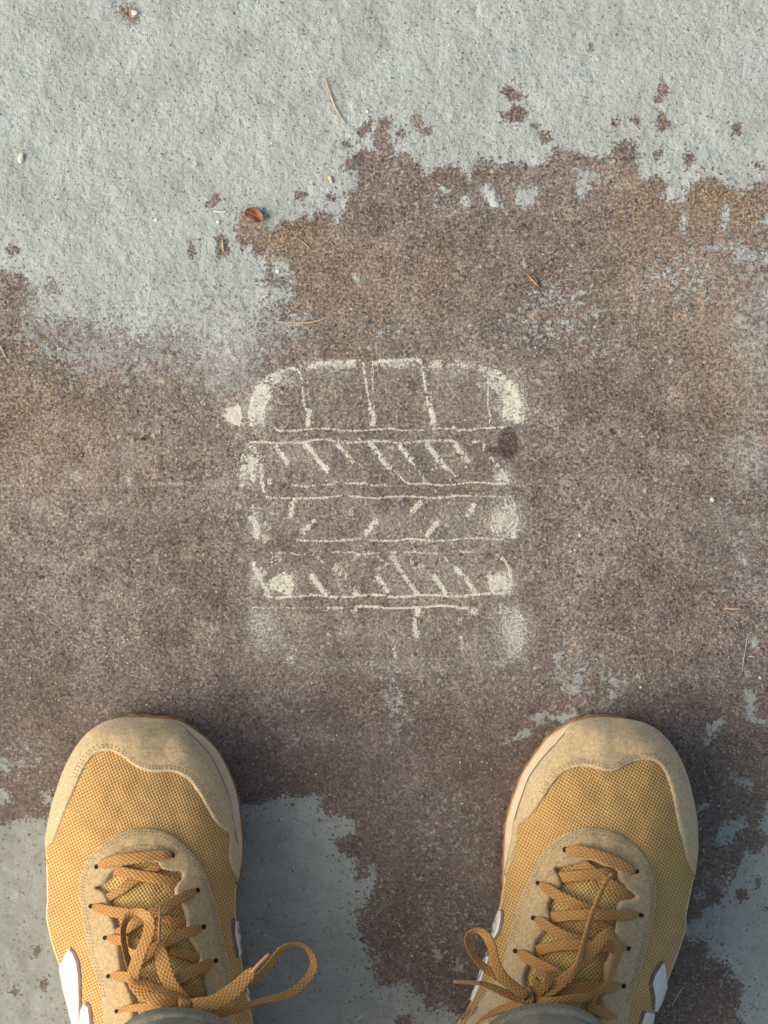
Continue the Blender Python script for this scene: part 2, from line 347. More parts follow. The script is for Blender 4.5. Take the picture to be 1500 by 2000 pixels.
M_BROWNG = mat_plain('brown_grit', (0.19, 0.14, 0.11), (0.30, 0.23, 0.17), 0.6, 0.9)
M_LEAF = mat_plain('dead_leaf', (0.27, 0.115, 0.06), (0.17, 0.07, 0.038), 0.35, 0.5, 0.3, 0.8, 0.4, (0.42, 0.20, 0.10))

# ------------------------------------------------------------------ the floor
def P2(s): return np.array(s, dtype=float)
TOP = P2([(-400,-400),(1900,-400),(1900,350),(1500,357),(1480,360),(1460,380),(1447,373),(1417,360),(1383,343),(1353,360),(1340,373),(1337,393),(1300,397),(1283,383),(1303,367),(1293,347),(1253,353),(1247,333),(1240,293),(1223,277),(1200,283),(1187,310),(1137,307),(1117,293),(1083,290),(1080,307),(1050,327),(1020,320),(1000,313),(980,320),(967,333),(963,320),(943,313),(923,330),(927,347),(917,360),(910,347),(900,330),(877,323),(830,340),(820,320),(797,310),(793,297),(783,303),(760,307),(770,297),(770,277),(757,262),(763,233),(747,230),(738,245),(730,263),(733,293),(716,292),(700,297),(687,307),(670,328),(700,333),(700,363),(677,380),(683,390),(677,400),(667,417),(663,443),(647,423),(620,405),(607,430),(597,410),(580,430),(550,430),(533,450),(510,440),(485,420),(462,413),(460,480),(490,478),(500,500),(515,500),(522,535),(540,540),(548,500),(560,505),(563,530),(578,540),(565,548),(530,538),(515,550),(560,556),(572,575),(560,592),(530,600),(520,625),(555,612),(598,620),(600,640),(560,650),(520,660),(500,690),(470,720),(440,745),(400,722),(380,690),(340,672),(300,682),(250,690),(200,652),(130,642),(70,640),(56,600),(60,575),(45,537),(0,530),(-400,520)])
LOW = P2([(-400,1640),(0,1610),(16,1607),(42,1600),(58,1594),(81,1600),(110,1590),(300,1600),(472,1576),(500,1570),(536,1560),(560,1556),(600,1552),(632,1556),(624,1580),(648,1592),(696,1604),(696,1628),(656,1640),(664,1664),(692,1676),(696,1716),(712,1716),(722,1688),(735,1690),(740,1724),(724,1744),(717,1771),(693,1771),(699,1782),(693,1809),(712,1825),(705,1838),(728,1851),(723,1865),(725,1891),(739,1902),(741,1926),(773,1921),(797,1910),(803,1931),(821,1939),(835,1963),(853,1974),(864,1961),(875,1974),(896,1985),(960,1990),(1100,2030),(1250,2020),(1300,2600),(-400,2600)])
RIGHT = P2([(1348,1797),(1365,1790),(1383,1772),(1404,1758),(1414,1741),(1408,1734),(1425,1723),(1432,1702),(1446,1685),(1460,1657),(1474,1667),(1491,1653),(1900,1640),(1900,2500),(1470,2200),(1456,1996),(1436,1982),(1446,1965),(1442,1947),(1451,1926),(1432,1909),(1425,1888),(1404,1874),(1380,1874),(1386,1853),(1372,1836),(1352,1842),(1334,1825)])
EXTRA = [[(1397,1650),(1404,1622),(1414,1601),(1439,1604),(1453,1587),(1463,1615),(1439,1625),(1432,1646)],
 [(1425,1517),(1446,1520),(1470,1524),(1467,1541),(1456,1534),(1446,1533)],[(1362,1576),(1386,1562),(1388,1570),(1365,1585)],
 [(1372,1457),(1386,1429),(1379,1419),(1414,1398),(1411,1415),(1393,1433),(1386,1454)],
 [(1453,1345),(1467,1349),(1477,1366),(1474,1398),(1495,1408),(1474,1415),(1456,1401),(1460,1377)],
 [(1474,1618),(1500,1570),(1560,1540),(1560,1640),(1500,1636)],[(1358,1748),(1380,1744),(1378,1758),(1362,1756)],
 [(940,365),(952,352),(965,368),(978,390),(984,408),(968,404),(955,408),(945,385)],[(905,380),(915,385),(920,405),(905,402),(897,392)],[(852,378),(862,366),(880,370),(876,380)],
 [(1003,362),(1022,372),(1050,365),(1052,376),(1040,404),(1015,404),(1005,385)],[(1125,330),(1160,335),(1195,345),(1160,348),(1150,358),(1165,370),(1145,376),(1135,388),(1124,372),(1130,348)],
 [(1332,415),(1340,420),(1342,455),(1334,462),(1328,440)],[(1404,440),(1415,400),(1426,405),(1425,430),(1418,455)],[(1485,425),(1560,410),(1560,445),(1492,440)],
 [(1375,478),(1420,474),(1435,482),(1445,472),(1455,480),(1480,500),(1560,460),(1560,520),(1470,516),(1440,508),(1425,488),(1395,496)],
 [(1470,570),(1560,550),(1560,640),(1490,610)],[(535,500),(545,505),(550,530),(535,525)],[(690,540),(700,535),(706,545),(698,552)],
 [(1000,1440),(1020,1425),(1040,1425),(1030,1440),(1005,1448),(985,1455),(975,1450)],[(1035,1398),(1060,1385),(1085,1382),(1070,1398),(1052,1420),(1045,1405)],
 [(1066,1400),(1090,1392),(1110,1395),(1122,1385),(1128,1398),(1100,1410)],
 [(0,1542),(16,1545),(24,1560),(10,1568),(-20,1568)],[(81,1548),(104,1542),(104,1575),(88,1572)],[(-20,1482),(12,1480),(18,1505),(-20,1510)],
 [(733,1905),(736,1870),(742,1862),(746,1875),(741,1890)],[(843,1857),(858,1854),(862,1866),(856,1876)],[(888,1890),(900,1886),(902,1896),(890,1898)],
 [(1120,1325),(1132,1318),(1136,1330),(1124,1336)],[(1186,1325),(1200,1322),(1220,1330),(1216,1336),(1198,1336)],[(1190,1350),(1198,1348),(1200,1365),(1190,1362)],[(1112,1345),(1128,1342),(1124,1356),(1106,1352)],[(1080,1280),(1105,1272),(1100,1292),(1088,1302)],
 [(1465,1250),(1480,1252),(1480,1268),(1468,1262)],[(1455,1310),(1466,1312),(1462,1320)]]
CHIPS = [[(990,170),(1005,175),(1022,185),(1018,192),(992,190),(984,180)],[(1005,208),(1020,212),(1032,222),(1018,238),(1008,236),(985,235),(982,226)],[(1055,262),(1068,260),(1080,272),(1062,276)],[(1040,244),(1052,246),(1050,253)],
 [(1288,225),(1294,226),(1308,248),(1290,254),(1284,246)],[(1292,160),(1302,165),(1300,182),(1290,182)],[(1284,190),(1295,188),(1292,200),(1282,198)],[(1232,232),(1248,230),(1246,242),(1233,240)],[(1196,236),(1210,240),(1206,250),(1198,246)],[(1430,245),(1442,242),(1444,258),(1434,260)],
 [(803,232),(812,226),(824,245),(820,250),(806,242)],[(824,256),(842,250),(838,262),(828,266)],[(778,256),(788,254),(786,262),(778,262)],[(698,256),(712,246),(722,232),(728,252),(716,262),(706,268)],[(672,282),(682,276),(688,286),(680,292)],
 [(422,470),(432,460),(444,470),(448,490),(438,498),(424,500)],[(405,398),(422,384),(428,392),(416,403)],[(372,474),(378,478),(380,494),(372,498)],[(98,545),(106,545),(108,570),(96,568)],[(580,380),(590,372),(598,380),(588,388)],[(15,485),(28,480),(34,488),(22,494)],
 [(1336,300),(1352,303),(1352,322),(1340,320)],[(1275,300),(1290,296),(1284,312)],[(1476,325),(1486,320),(1488,332)],[(1440,1745),(1452,1736),(1455,1752),(1447,1762)],[(1475,1720),(1482,1716),(1484,1732),(1476,1732)],
 [(68,1855),(76,1852),(74,1864),(68,1862)],[(78,1922),(88,1912),(94,1918),(86,1932)],[(20,1935),(34,1932),(36,1942),(24,1942)],[(773,1993),(782,1986),(802,1984),(800,2004),(776,2006)],[(1490,1770),(1500,1768),(1498,1782)],[(235,15),(262,10),(268,38),(256,46),(244,30)],
 [(575,468),(590,460),(600,480),(585,486)],[(1150,88),(1156,86),(1155,94)],[(640,385),(648,380),(650,390)]]
def sdf_poly(pts, poly):
    d = segdist(pts, poly); return np.where(inside(pts, poly), d, -d)
GX0, GX1, GY0, GY1, GS = -90, 1590, -90, 2120, 6
cx = np.arange(GX0, GX1+1, GS); cy = np.arange(GY0, GY1+1, GS)
CXX, CYY = np.meshgrid(cx, cy); cp = np.stack([CXX.ravel(), CYY.ravel()], 1).astype(float)
S = np.maximum(np.maximum(sdf_poly(cp, TOP), sdf_poly(cp, LOW)), sdf_poly(cp, RIGHT))
SDFC = S.reshape(CXX.shape)
def bil(G, px, py):
    fx = np.clip((px-GX0)/GS, 0, G.shape[1]-1.001); fy = np.clip((py-GY0)/GS, 0, G.shape[0]-1.001)
    i = fx.astype(int); j = fy.astype(int); fx = fx-i; fy = fy-j
    return (G[j, i]*(1-fx)+G[j, i+1]*fx)*(1-fy)+(G[j+1, i]*(1-fx)+G[j+1, i+1]*fx)*fy
def gs(px, py, x, y, rx, ry, rot=0):
    c, s = math.cos(rot), math.sin(rot); u = ((px-x)*c+(py-y)*s)/rx; v = (-(px-x)*s+(py-y)*c)/ry
    return np.exp(-(u*u+v*v))
def ground_height(px, py):
    """gentle relief of the slab in metres; also used to rest things on it"""
    h = (fbm(px/46, py/46, 5, 3)-0.5)*0.0012+(fbm(px/16, py/16, 9, 3)-0.5)*0.0007
    h = h+0.0009*gs(px, py, 966, 388, 9, 20, -0.5)-0.0014*gs(px, py, 957, 396, 7, 16, -0.5)
    h = h+0.0009*gs(px, py, 914, 392, 8, 12)-0.0011*gs(px, py, 250, 28, 10, 12)+0.0010*gs(px, py, 264, 22, 6, 9)
    h = h-0.0009*gs(px, py, 1225, 583, 16, 10)+0.0008*gs(px, py, 1246, 594, 6, 18)-0.0008*gs(px, py, 1360, 590, 10, 20)-0.0007*gs(px, py, 1072, 1104, 8, 10)+0.0006*gs(px, py, 1088, 1100, 10, 10)
    h = h-0.0011*gs(px, py, 930, 20, 7, 10)+0.0009*gs(px, py, 938, 22, 6, 8)+0.0009*gs(px, py, 41, 309, 8, 5)-0.0009*gs(px, py, 50, 302, 5, 4)+0.0007*gs(px, py, 380, 322, 8, 8)-0.0007*gs(px, py, 376, 315, 3, 9)
    h = h-0.0009*gs(px, py, 780, 194, 6, 5)+0.0008*gs(px, py, 785, 198, 4, 4)-0.0008*gs(px, py, 1200, 410, 8, 14)
    return h
def axis(lo, hi, step, far):
    a = list(np.arange(lo, hi+0.1, step)); g = step; x = a[-1]
    while x < far: g *= 1.35; x += g; a.append(x)
    g = step; x = a[0]
    while x > -far: g *= 1.35; x -= g; a.insert(0, x)
    return np.array(a)
ax = axis(-60, 1560, 3, 60000); ay = axis(-60, 2090, 3, 60000)
XX, YY = np.meshgrid(ax, ay); nx, ny = len(ax), len(ay)
px, py = XX.ravel(), YY.ravel()
core = (px > GX0) & (px < GX1) & (py > GY0) & (py < GY1)
paint = bil(SDFC, px, py)
for pl, sgn in [(e, 1) for e in EXTRA]+[(e, -1) for e in CHIPS]:
    q = P2(pl); lo = q.min(0)-14; hi = q.max(0)+14
    idx = np.nonzero((px > lo[0]) & (px < hi[0]) & (py > lo[1]) & (py < hi[1]))[0]
    sd_ = sdf_poly(np.stack([px[idx], py[idx]], 1), q)
    paint[idx] = np.maximum(paint[idx], sd_*1.35+0.5) if sgn > 0 else np.minimum(paint[idx], -sd_*1.6-3)
dout = np.maximum.reduce([GX0-px, px-GX1, GY0-py, py-GY1, np.zeros_like(px)]); far = np.clip(dout/120, 0, 1)
paint = np.clip(paint, -70, 70)
ragged = 30+330*gs(px, py, 230, 630, 280, 60)+380*gs(px, py, 470, 680, 120, 90)+240*gs(px, py, 1440, 620, 90, 160)+25*gs(px, py, 70, 1620, 60, 40)+22*gs(px, py, 1180, 350, 180, 50)
speck = 0.16+0.32*gs(px, py, 1300, 640, 260, 220)+0.35*gs(px, py, 980, 650, 150, 60)+0.3*gs(px, py, 800, 460, 160, 70)+0.3*gs(px, py, 100, 800, 160, 150)+0.50*gs(px, py, 1080, 595, 95, 80)+0.30*gs(px, py, 1050, 500, 70, 40)+0.5*gs(px, py, 760, 640, 90, 40)+0.5*gs(px, py, 1340, 540, 90, 60)+0.40*gs(px, py, 880, 1600, 190, 190)\
    +0.75*gs(px, py, 1150, 1330, 90, 60)+1.0*gs(px, py, 300, 680, 240, 40)+0.9*gs(px, py, 450, 720, 60, 60)+0.75*gs(px, py, 770, 1370, 26, 60)+0.4*gs(px, py, 850, 1850, 140, 160)+0.5*gs(px, py, 900, 395, 130, 25)+0.5*gs(px, py, 1440, 1900, 100, 60)\
    +0.5*gs(px, py, 1440, 1100, 60, 200)+0.5*gs(px, py, 50, 1480, 60, 60)
warm = 0.14+0.95*gs(px, py, 1400, 400, 140, 60)+0.55*gs(px, py, 1330, 560, 200, 130)+0.55*gs(px, py, 1430, 740, 90, 110)+0.7*gs(px, py, 560, 470, 90, 40)+0.35*gs(px, py, 700, 560, 200, 120)+0.35*gs(px, py, 1270, 350, 80, 40)+0.45*gs(px, py, 60, 760, 130, 130)+0.3*gs(px, py, 150, 900, 200, 100)
warm = np.clip(warm, 0, 1)
calm = np.where(py > 1500, 0.22, 1.0)*1.0
film = np.zeros_like(px)
for (x, y, rx, ry, a) in [(440,705,90,70,1.0),(260,680,260,70,1.0),(200,600,260,60,.45),(420,600,90,80,.6),(90,650,90,35,.8),(540,640,70,40,.6),(1470,600,60,170,.8),(1470,880,50,90,.7),(1440,1050,60,70,.4),(40,1480,60,50,.5),(1090,590,70,60,.25),(900,1330,160,26,.35),(160,1100,160,120,.22),(1150,690,100,60,.25),(780,1390,40,90,.5),(560,1440,60,30,.4),(1150,1300,110,50,.3),(870,1560,160,160,.12)]:
    film = np.maximum(film, a*gs(px, py, x, y, rx, ry))
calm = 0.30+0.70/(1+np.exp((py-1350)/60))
dust = np.zeros_like(px)
for (x, y, rx, ry, a, rot) in [(150,930,16,14,.38,0),(250,938,14,14,.36,.4),(330,945,60,4,.3,0),(200,948,200,4,.22,0),(430,945,30,8,.3,0),(260,842,120,5,.16,0),(250,890,60,20,.16,0),(190,1000,40,14,.25,0),(300,1000,70,16,.18,0),(110,830,60,14,.18,0),(60,990,40,20,.2,0),(640,780,60,60,.12,0),(900,780,70,60,.16,0),(560,905,60,30,.12,0),(850,905,110,30,.14,0),(540,1010,50,36,.2,0),(560,1120,70,36,.18,0),(880,1120,90,36,.2,0),(505,1215,24,34,.4,0),(520,1235,36,52,.34,0),(760,1300,230,16,.22,0),(1010,1225,16,50,.5,-.1),(985,1290,40,16,.35,-.5),(750,1240,210,40,.16,0),(890,725,22,16,.35,0),(655,712,48,9,.5,0),(775,712,42,8,.4,0),(560,740,24,14,.4,.6),(505,790,20,45,.55,0),(1000,790,26,50,.45,.2),(960,745,30,22,.35,.6),(860,725,50,22,.22,0),(650,725,50,12,.30,0),(775,716,40,10,.30,0),(985,1015,34,40,.50,0),(985,1140,26,24,.45,0),(1000,1240,38,60,.42,-.2),(950,1270,60,60,.22,0),
      (500,1130,16,30,.4,0),(490,920,18,40,.3,0),(500,1030,16,35,.35,0),(700,1130,150,50,.10,0),(700,1020,170,40,.12,0),(900,1010,60,50,.22,0),(740,900,220,50,.12,0),(560,1260,110,60,.14,0),(740,1210,200,30,.10,0),(890,1130,80,40,.16,0),(985,930,30,22,.32,.7),(440,700,60,60,.25,0),(700,1310,110,12,.16,.1),
      (1460,880,50,60,.22,0),(1470,700,40,80,.25,0),(150,1100,200,200,.05,0),(1400,1020,50,60,.15,0),(520,1240,50,60,.12,0),(640,1440,30,10,.18,0),(560,1440,14,20,.2,0)]:
    dust = np.maximum(dust, 1.3*a*gs(px, py, x, y, rx, ry, rot)**0.8)
stain = np.maximum.reduce([1.0*gs(px, py, 992, 866, 17, 27)**0.6*(gs(px, py, 992, 866, 17, 27) > 0.18), 0.75*gs(px, py, 966, 880, 22, 9, .3), 0.55*gs(px, py, 990, 842, 7, 12), 0.5*gs(px, py, 1078, 508, 14, 6), 0.35*gs(px, py, 1012, 580, 16, 12)])
GZ = ground_height(px, py)*np.where(core, 1, 0)
vx = (px-750)*K; vy = (1000-py)*K
co = np.stack([vx, vy, GZ], 1).astype(np.float32)
ii = np.arange((ny-1)*(nx-1)); r = ii//(nx-1); c_ = ii % (nx-1); a0 = r*nx+c_
quads = np.stack([a0, a0+nx, a0+nx+1, a0+1], 1).astype(np.int32)
gm = bpy.data.meshes.new('floor'); gm.vertices.add(len(co)); gm.vertices.foreach_set('co', co.ravel())
gm.loops.add(len(quads)*4); gm.loops.foreach_set('vertex_index', quads.ravel())
gm.polygons.add(len(quads)); gm.polygons.foreach_set('loop_start', np.arange(0, len(quads)*4, 4, dtype=np.int32))
gm.update(calc_edges=True); gm.polygons.foreach_set('use_smooth', np.ones(len(quads), bool))
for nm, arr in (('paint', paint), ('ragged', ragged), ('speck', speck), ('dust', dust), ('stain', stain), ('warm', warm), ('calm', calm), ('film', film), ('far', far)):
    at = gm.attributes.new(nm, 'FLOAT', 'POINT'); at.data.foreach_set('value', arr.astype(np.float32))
gm.materials.append(M_FLOOR); gm.validate()
floor = bpy.data.objects.new('floor', gm); COL.objects.link(floor); tag(floor, 'worn concrete floor with flaking grey-green paint and bare brown patches', kind='structure')

def gz(x, y): return float(ground_height(np.array([float(x)]), np.array([float(y)]))[0])

# ------------------------------------------------------------------ shoes
class Shoe:
    pass

def resample_closed(p, step): return crom(p, True, step)
def normals2(loop):
    t = np.roll(loop, -1, 0)-np.roll(loop, 1, 0); n = np.stack([-t[:, 1], t[:, 0]], 1)
    n /= np.maximum(np.linalg.norm(n, axis=1, keepdims=True), 1e-9)
    area = 0.5*np.sum(loop[:, 0]*np.roll(loop[:, 1], -1)-np.roll(loop[:, 0], -1)*loop[:, 1])
    return n if area > 0 else -n       # inward for either orientation

def make_shoe(S):
    sil = resample_closed(S.sil, 4.0); n = normals2(sil)
    if not inside(sil[:1]+n[:1]*3, sil)[0]: n = -n
    ins = np.array([S.inset(x, y) for x, y in sil]); S.U = sil+n*ins[:, None]
    S.loop = sil; S.n = n
    U = S.U; tip = np.argmin(U[:, 1]); heel = np.argmax(U[:, 1]); m = len(U)
    ch1 = []; k = tip
    while k != heel: ch1.append(U[k]); k = (k+1) % m
    ch1.append(U[heel]); ch2 = []; k = tip
    while k != heel: ch2.append(U[k]); k = (k-1) % m
    ch2.append(U[heel]); ch1 = np.array(ch1); ch2 = np.array(ch2)
    L, R = (ch1, ch2) if ch1[len(ch1)//2, 0] < ch2[len(ch2)//2, 0] else (ch2, ch1)
    L[:, 1] = np.maximum.accumulate(L[:, 1]); R[:, 1] = np.maximum.accumulate(R[:, 1])
    S.L, S.R = L, R; S.tip = U[tip, 1]; S.heel = U[heel, 1]
    Z0 = 0.029
    prof_y = np.array([0, 30, 60, 110, 180, 250, 300, 400, 500, 600, 720, 860, 960, 1030])
    prof_z = np.array([.043, .050, .0545, .060, .066, .0715, .076, .087, .096, .104, .112, .108, .098, .09])
    prof_p = np.interp
    def H(q):
        q = np.atleast_2d(np.asarray(q, float)); x, y = q[:, 0], q[:, 1]
        yy = np.clip(y, S.tip+0.2, S.heel-0.2)
        l = np.interp(yy, L[:, 1], L[:, 0]); r_ = np.interp(yy, R[:, 1], R[:, 0])
        hw = np.maximum((r_-l)/2, 3); xc = (l+r_)/2
        sk = S.ridge*np.clip((yy-S.tip-150)/250, 0, 1)                  # ridge leans to the medial side
        w_ = (x-xc)/hw; w_ = np.clip(w_, -1, 1); w_ = w_-sk*(1-w_*w_)
        s = y-S.tip; fr = np.clip(s/62, 0, 1); er = np.clip((S.heel-y)/60, 0, 1)
        end = np.sqrt(np.clip(1-(1-fr)**2, 0, 1))*np.sqrt(np.clip(1-(1-er)**2, 0, 1))
        zt = Z0+(np.interp(s, prof_y, prof_z)-Z0)*end
        p = np.interp(s, [0, 150, 320, 600], [2.5, 2.3, 1.85, 1.75])
        z = Z0+(zt-Z0)*np.clip(1-np.abs(w_)**p, 0, 1)**(1/p)
        # dents of a worn toe box, and a slight crease where the foot bends
        for dx_, dy_, rx_, ry_, am in S.dents: z = z+am*np.exp(-((x-dx_)/rx_)**2-((y-dy_)/ry_)**2)*end
        z = z+0.0030*(fbm(x/48, y/48, S.seed, 3)-0.5)*end - 0.0008*np.exp(-((s-205+0.12*(x-xc))/9)**2)*np.exp(-((x-xc)/90)**2)
        return z
    S.H = H
    def Nrm(q):
        q = np.atleast_2d(np.asarray(q, float)); e = 1.5
        dx = (H(q+[e, 0])-H(q-[e, 0]))/(2*e*K); dy = -(H(q+[0, e])-H(q-[0, e]))/(2*e*K)
        nn = np.stack([-dx, -dy, np.ones(len(q))], 1); return nn/np.linalg.norm(nn, axis=1, keepdims=True)
    S.N = Nrm
    def pos(q, off):
        q = np.atleast_2d(np.asarray(q, float)); z = H(q); s_ = K*(HC-z)/HC
        b = np.stack([(q[:, 0]-750)*s_, (1000-q[:, 1])*s_, z], 1)
        return b+Nrm(q)*np.reshape(off, (-1, 1))
    S.pos = pos
    root = empty('sneaker', W(*S.base)); S.root = root
    tag(root, S.label, 'sneaker', 'pair of ochre sneakers')
    def add(name, v, f, mat, uvs=None, parent=None, **kw):
        o = mesh_obj(name, v, f, mat, uvs=uvs, **kw)
        p_ = parent or root; o.parent = p_
        base = Vector(root.location)
        o.matrix_parent_inverse.identity()
        if parent is None: o.data.transform(__import__('mathutils').Matrix.Translation(-base))
        else: o.data.transform(__import__('mathutils').Matrix.Translation(-base))
        return o
    S.add = add

    def patch(name, poly, off, skirt, mat, grid=7.0, step=3.0, rings=((1.5, .82), (3.5, 1.0)), edge_mat=None, offfun=None, parent=None, smooth_in=True, bulge=0.0, zdrop=0.0):
        P_ = P2(poly)
        if smooth_in: b = crom(P_, True, step)
        else:
            Q = np.roll(P_, -1, 0); b = np.vstack([a_+(b_-a_)*t for a_, b_ in zip(P_, Q) for t in np.linspace(0, 1, max(2, int(np.hypot(*(b_-a_))/step)+1))[:-1]])
        nb = normals2(b); test = inside(b+nb*1.0, b)
        if test.mean() < 0.5: nb = -nb
        pts = [b]; prof = [np.full(len(b), 0.45)]
        for d, f in rings:
            rp = b+nb*d; ok = inside(rp, b); dd = segdist(rp, b); ok &= dd > d*0.85
            pts.append(rp[ok]); prof.append(np.full(ok.sum(), f))
        lo, hi = b.min(0), b.max(0); gx, gy = np.meshgrid(np.arange(lo[0], hi[0], grid), np.arange(lo[1], hi[1], grid*0.87))
        gx[1::2] += grid/2; g = np.stack([gx.ravel(), gy.ravel()], 1); g = g+RNG.uniform(-.3, .3, g.shape)
        g = g[inside(g, b)]; g = g[segdist(g, b) > rings[-1][0]+grid*0.45]
        pts.append(g); prof.append(np.ones(len(g)))
        A = np.vstack(pts); nb_ = len(b)
        res = delaunay_2d_cdt([Vector(p) for p in A], [(i, (i+1) % nb_) for i in range(nb_)], [], 1, 1e-4)
        ov = np.array([tuple(v) for v in res[0]]); of = [list(f) for f in res[2]]
        prof = np.concatenate(prof); src = res[3]
        pf = np.array([prof[s[0]] if len(s) else 0.45 for s in src])
        o_ = off*pf
        if offfun is not None: o_ = o_+offfun(ov)
        if bulge:
            o_ = o_+bulge*np.clip(segdist(ov, b)/14, 0, 1)
        V = pos(ov, o_)
        # faces up
        F = []
        for f in of:
            a_, b_, c__ = V[f[0]], V[f[1]], V[f[2]]
            F.append(f if np.cross(b_-a_, c__-a_)[2] > 0 else f[::-1])
        cnt = {}
        for f in F:
            for i in range(len(f)):
                e = (f[i], f[(i+1) % len(f)]); cnt[e] = 1
        be = [e for e in cnt if (e[1], e[0]) not in cnt]
        bv = sorted({i for e in be for i in e}); mp = {}
        lowoff = o_[bv]-skirt; VL = pos(ov[bv], lowoff); VL[:, 2] -= zdrop
        for j, i in enumerate(bv): mp[i] = len(V)+j
        fm = [0]*len(F)
        bset = set(bv)
        if edge_mat is not None:
            for k_, f in enumerate(F):
                if sum(1 for i in f if i in bset) >= 1: fm[k_] = 1
        for e in be: F.append([e[0], mp[e[0]], mp[e[1]], e[1]]); fm.append(1 if edge_mat is not None else 0)
        VV = np.vstack([V, VL]); uv = np.vstack([ov, ov[bv]+0.5])
        o = add(name, VV, F, mat, uvs=uv, parent=parent, mats=[mat, edge_mat] if edge_mat else None, fmat=fm if edge_mat else None)
        return o, ov, VV
    S.patch = patch

    # --- upper of mesh fabric: whole last, sunk under the throat
    thr = P2(S.opening); thr_c = thr.mean(0)
    def sunk(q):
        d = sdf_poly(q, crom(thr, True, 8)); return -0.0065*np.clip((d+14)/16, 0, 1)
    U2 = S.U[::2]+S.n[::2]*2.0
    patch('mesh_upper', U2, 0.0, 0.0008, S.mesh_mat, grid=8, step=5, rings=((1.2, 1), (3, 1), (6, 1), (10, 1)), offfun=sunk, zdrop=0.009)
    # --- tongue
    tg = crom(thr, True, 6); nb = normals2(tg)
    if inside(tg+nb, tg).mean() < .5: nb = -nb
    patch('tongue', tg-nb*10, -0.0034, 0.002, M_TONGUE, grid=7, step=5, bulge=0.0012)
    # --- suede pieces
    rr = ((1.2, .8), (3, 1), (6, 1), (10, 1))
    U3 = S.U
    def outer_run(a, b):        # the stretch of the upper's outline between two row heights, via the toe
        i = np.argmin(np.hypot(U3[:, 0]-a[0], U3[:, 1]-a[1])); j = np.argmin(np.hypot(U3[:, 0]-b[0], U3[:, 1]-b[1])); t = np.argmin(U3[:, 1])
        out = []; k = i; seen = False; m_ = len(U3)
        fw = [];
        while True:
            fw.append(U3[k]); seen |= (k == t)
            if k == j: break
            k = (k+1) % m_
        if seen: return np.array(fw)
        bw = []; k = i
        while True:
            bw.append(U3[k])
            if k == j: break
            k = (k-1) % m_
        return np.array(bw)
    outer = outer_run(S.cap_inner[0], S.cap_inner[-1])           # from first inner point to last, round the toe
    inner = crom(P2(S.cap_inner), False, 6)
    poly = np.vstack([outer[1:-1:2], inner[::-1]])
    o, ov, VV = patch('toe_cap', poly, 0.0015, 0.0034, M_SUEDE, grid=7, step=3.2, rings=rr, edge_mat=M_RAW, smooth_in=True)
    gr = np.zeros(len(o.data.vertices)); m_ = len(ov)
    g_ = np.maximum.reduce([a*gs(ov[:, 0], ov[:, 1], x, y, rx, ry, rt) for x, y, rx, ry, rt, a in S.grime]); gr[:m_] = g_
    at = o.data.attributes.new('grime', 'FLOAT', 'POINT'); at.data.foreach_set('value', gr.astype(np.float32))
    eo, _, _ = patch('eyestay', S.eyestay, 0.0020, 0.0062, M_SUEDE2, grid=7, step=3.0, edge_mat=M_RAW)
    # --- stitching: short threads in rows beside the edges
    def stitches(line, dists, off, seglen=4.6, gap=3.2, side=1, clipfun=None, mat=M_THREAD):
        V = []; F = []
        L_ = crom(P2(line), False, 1.0); t = np.gradient(L_, axis=0); t /= np.maximum(np.linalg.norm(t, axis=1, keepdims=True), 1e-6)
        nn = np.stack([-t[:, 1], t[:, 0]], 1)*side
        for d in dists:
            q = L_+nn*d; k = int(random.random()*4)
            while k+int(seglen) < len(q):
                a = q[k]; b = q[min(k+int(seglen), len(q)-1)]; mid = (a+b)/2; dd = (b-a); ln = np.linalg.norm(dd)
                if 1.5 < ln < 9:
                    u = dd/ln; v = np.array([-u[1], u[0]])
                    ring = [a-v*.75, a+v*.75, mid+v*.95, b+v*.75, b-v*.75, mid-v*.95]
                    hs = [off-.0003, off-.0003, off+.00035, off-.0003, off-.0003, off+.00035]
                    W_ = pos(np.array(ring+[mid]), np.array(hs+[off+.0006])); i0 = len(V); V += list(W_)
                    F += [[i0+i, i0+(i+1) % 6, i0+6] for i in range(6)]
                k += int(seglen+gap)
        return V, F
    V, F = [], []
    for line, dists, off, side in S.stitch:
        v, f = stitches(line, dists, off, side=side); F += [[i+len(V) for i in q] for q in f]; V += v
    so = add('stitching', V, F, M_THREAD); so['kind'] = 'stuff'
    # --- eyelets: flush near-black discs paint the shade of punched holes
    for (ex, ey) in S.eyelets:
        V = []; F = []; nseg = 12
        for r0, off in ((5.6, .0014), (5.0, .00235), (4.3, .00245), (3.8, .00225)):
            q = np.array([(ex+r0*math.cos(2*math.pi*i/nseg)*0.9, ey+r0*math.sin(2*math.pi*i/nseg)) for i in range(nseg)]); V += list(pos(q, off))
        V += list(pos(np.array([(ex, ey)]), 0.0021)); fm = []
        for k in range(3):
            for i in range(nseg): F.append([k*nseg+i, k*nseg+(i+1) % nseg, (k+1)*nseg+(i+1) % nseg, (k+1)*nseg+i][::-1]); fm.append(0 if k < 1 else 1)
        for i in range(nseg): F.append([3*nseg+i, 3*nseg+(i+1) % nseg, 4*nseg][::-1]); fm.append(1)
        add('eyelet', V, F, None, mats=[M_SUEDE2, M_DARK], fmat=fm)
    # --- sole
    lat = S.lat
    Mx = sil+n*np.array([3.0+4*lat(x, y)+1.8*max(0, min(1, (1440-y)/40)) for x, y in sil])[:, None]
    Oo = sil+n*np.array([-1.2+10*lat(x, y) for x, y in sil])[:, None]
    arc = np.concatenate([[0], np.cumsum(np.linalg.norm(np.diff(sil, axis=0), axis=1))])
    lug = 1.5*np.sign(np.sin(arc/5.2))*np.abs(np.sin(arc/5.2))**0.5
    Ol = Oo+n*(0.6-lug[:, None])
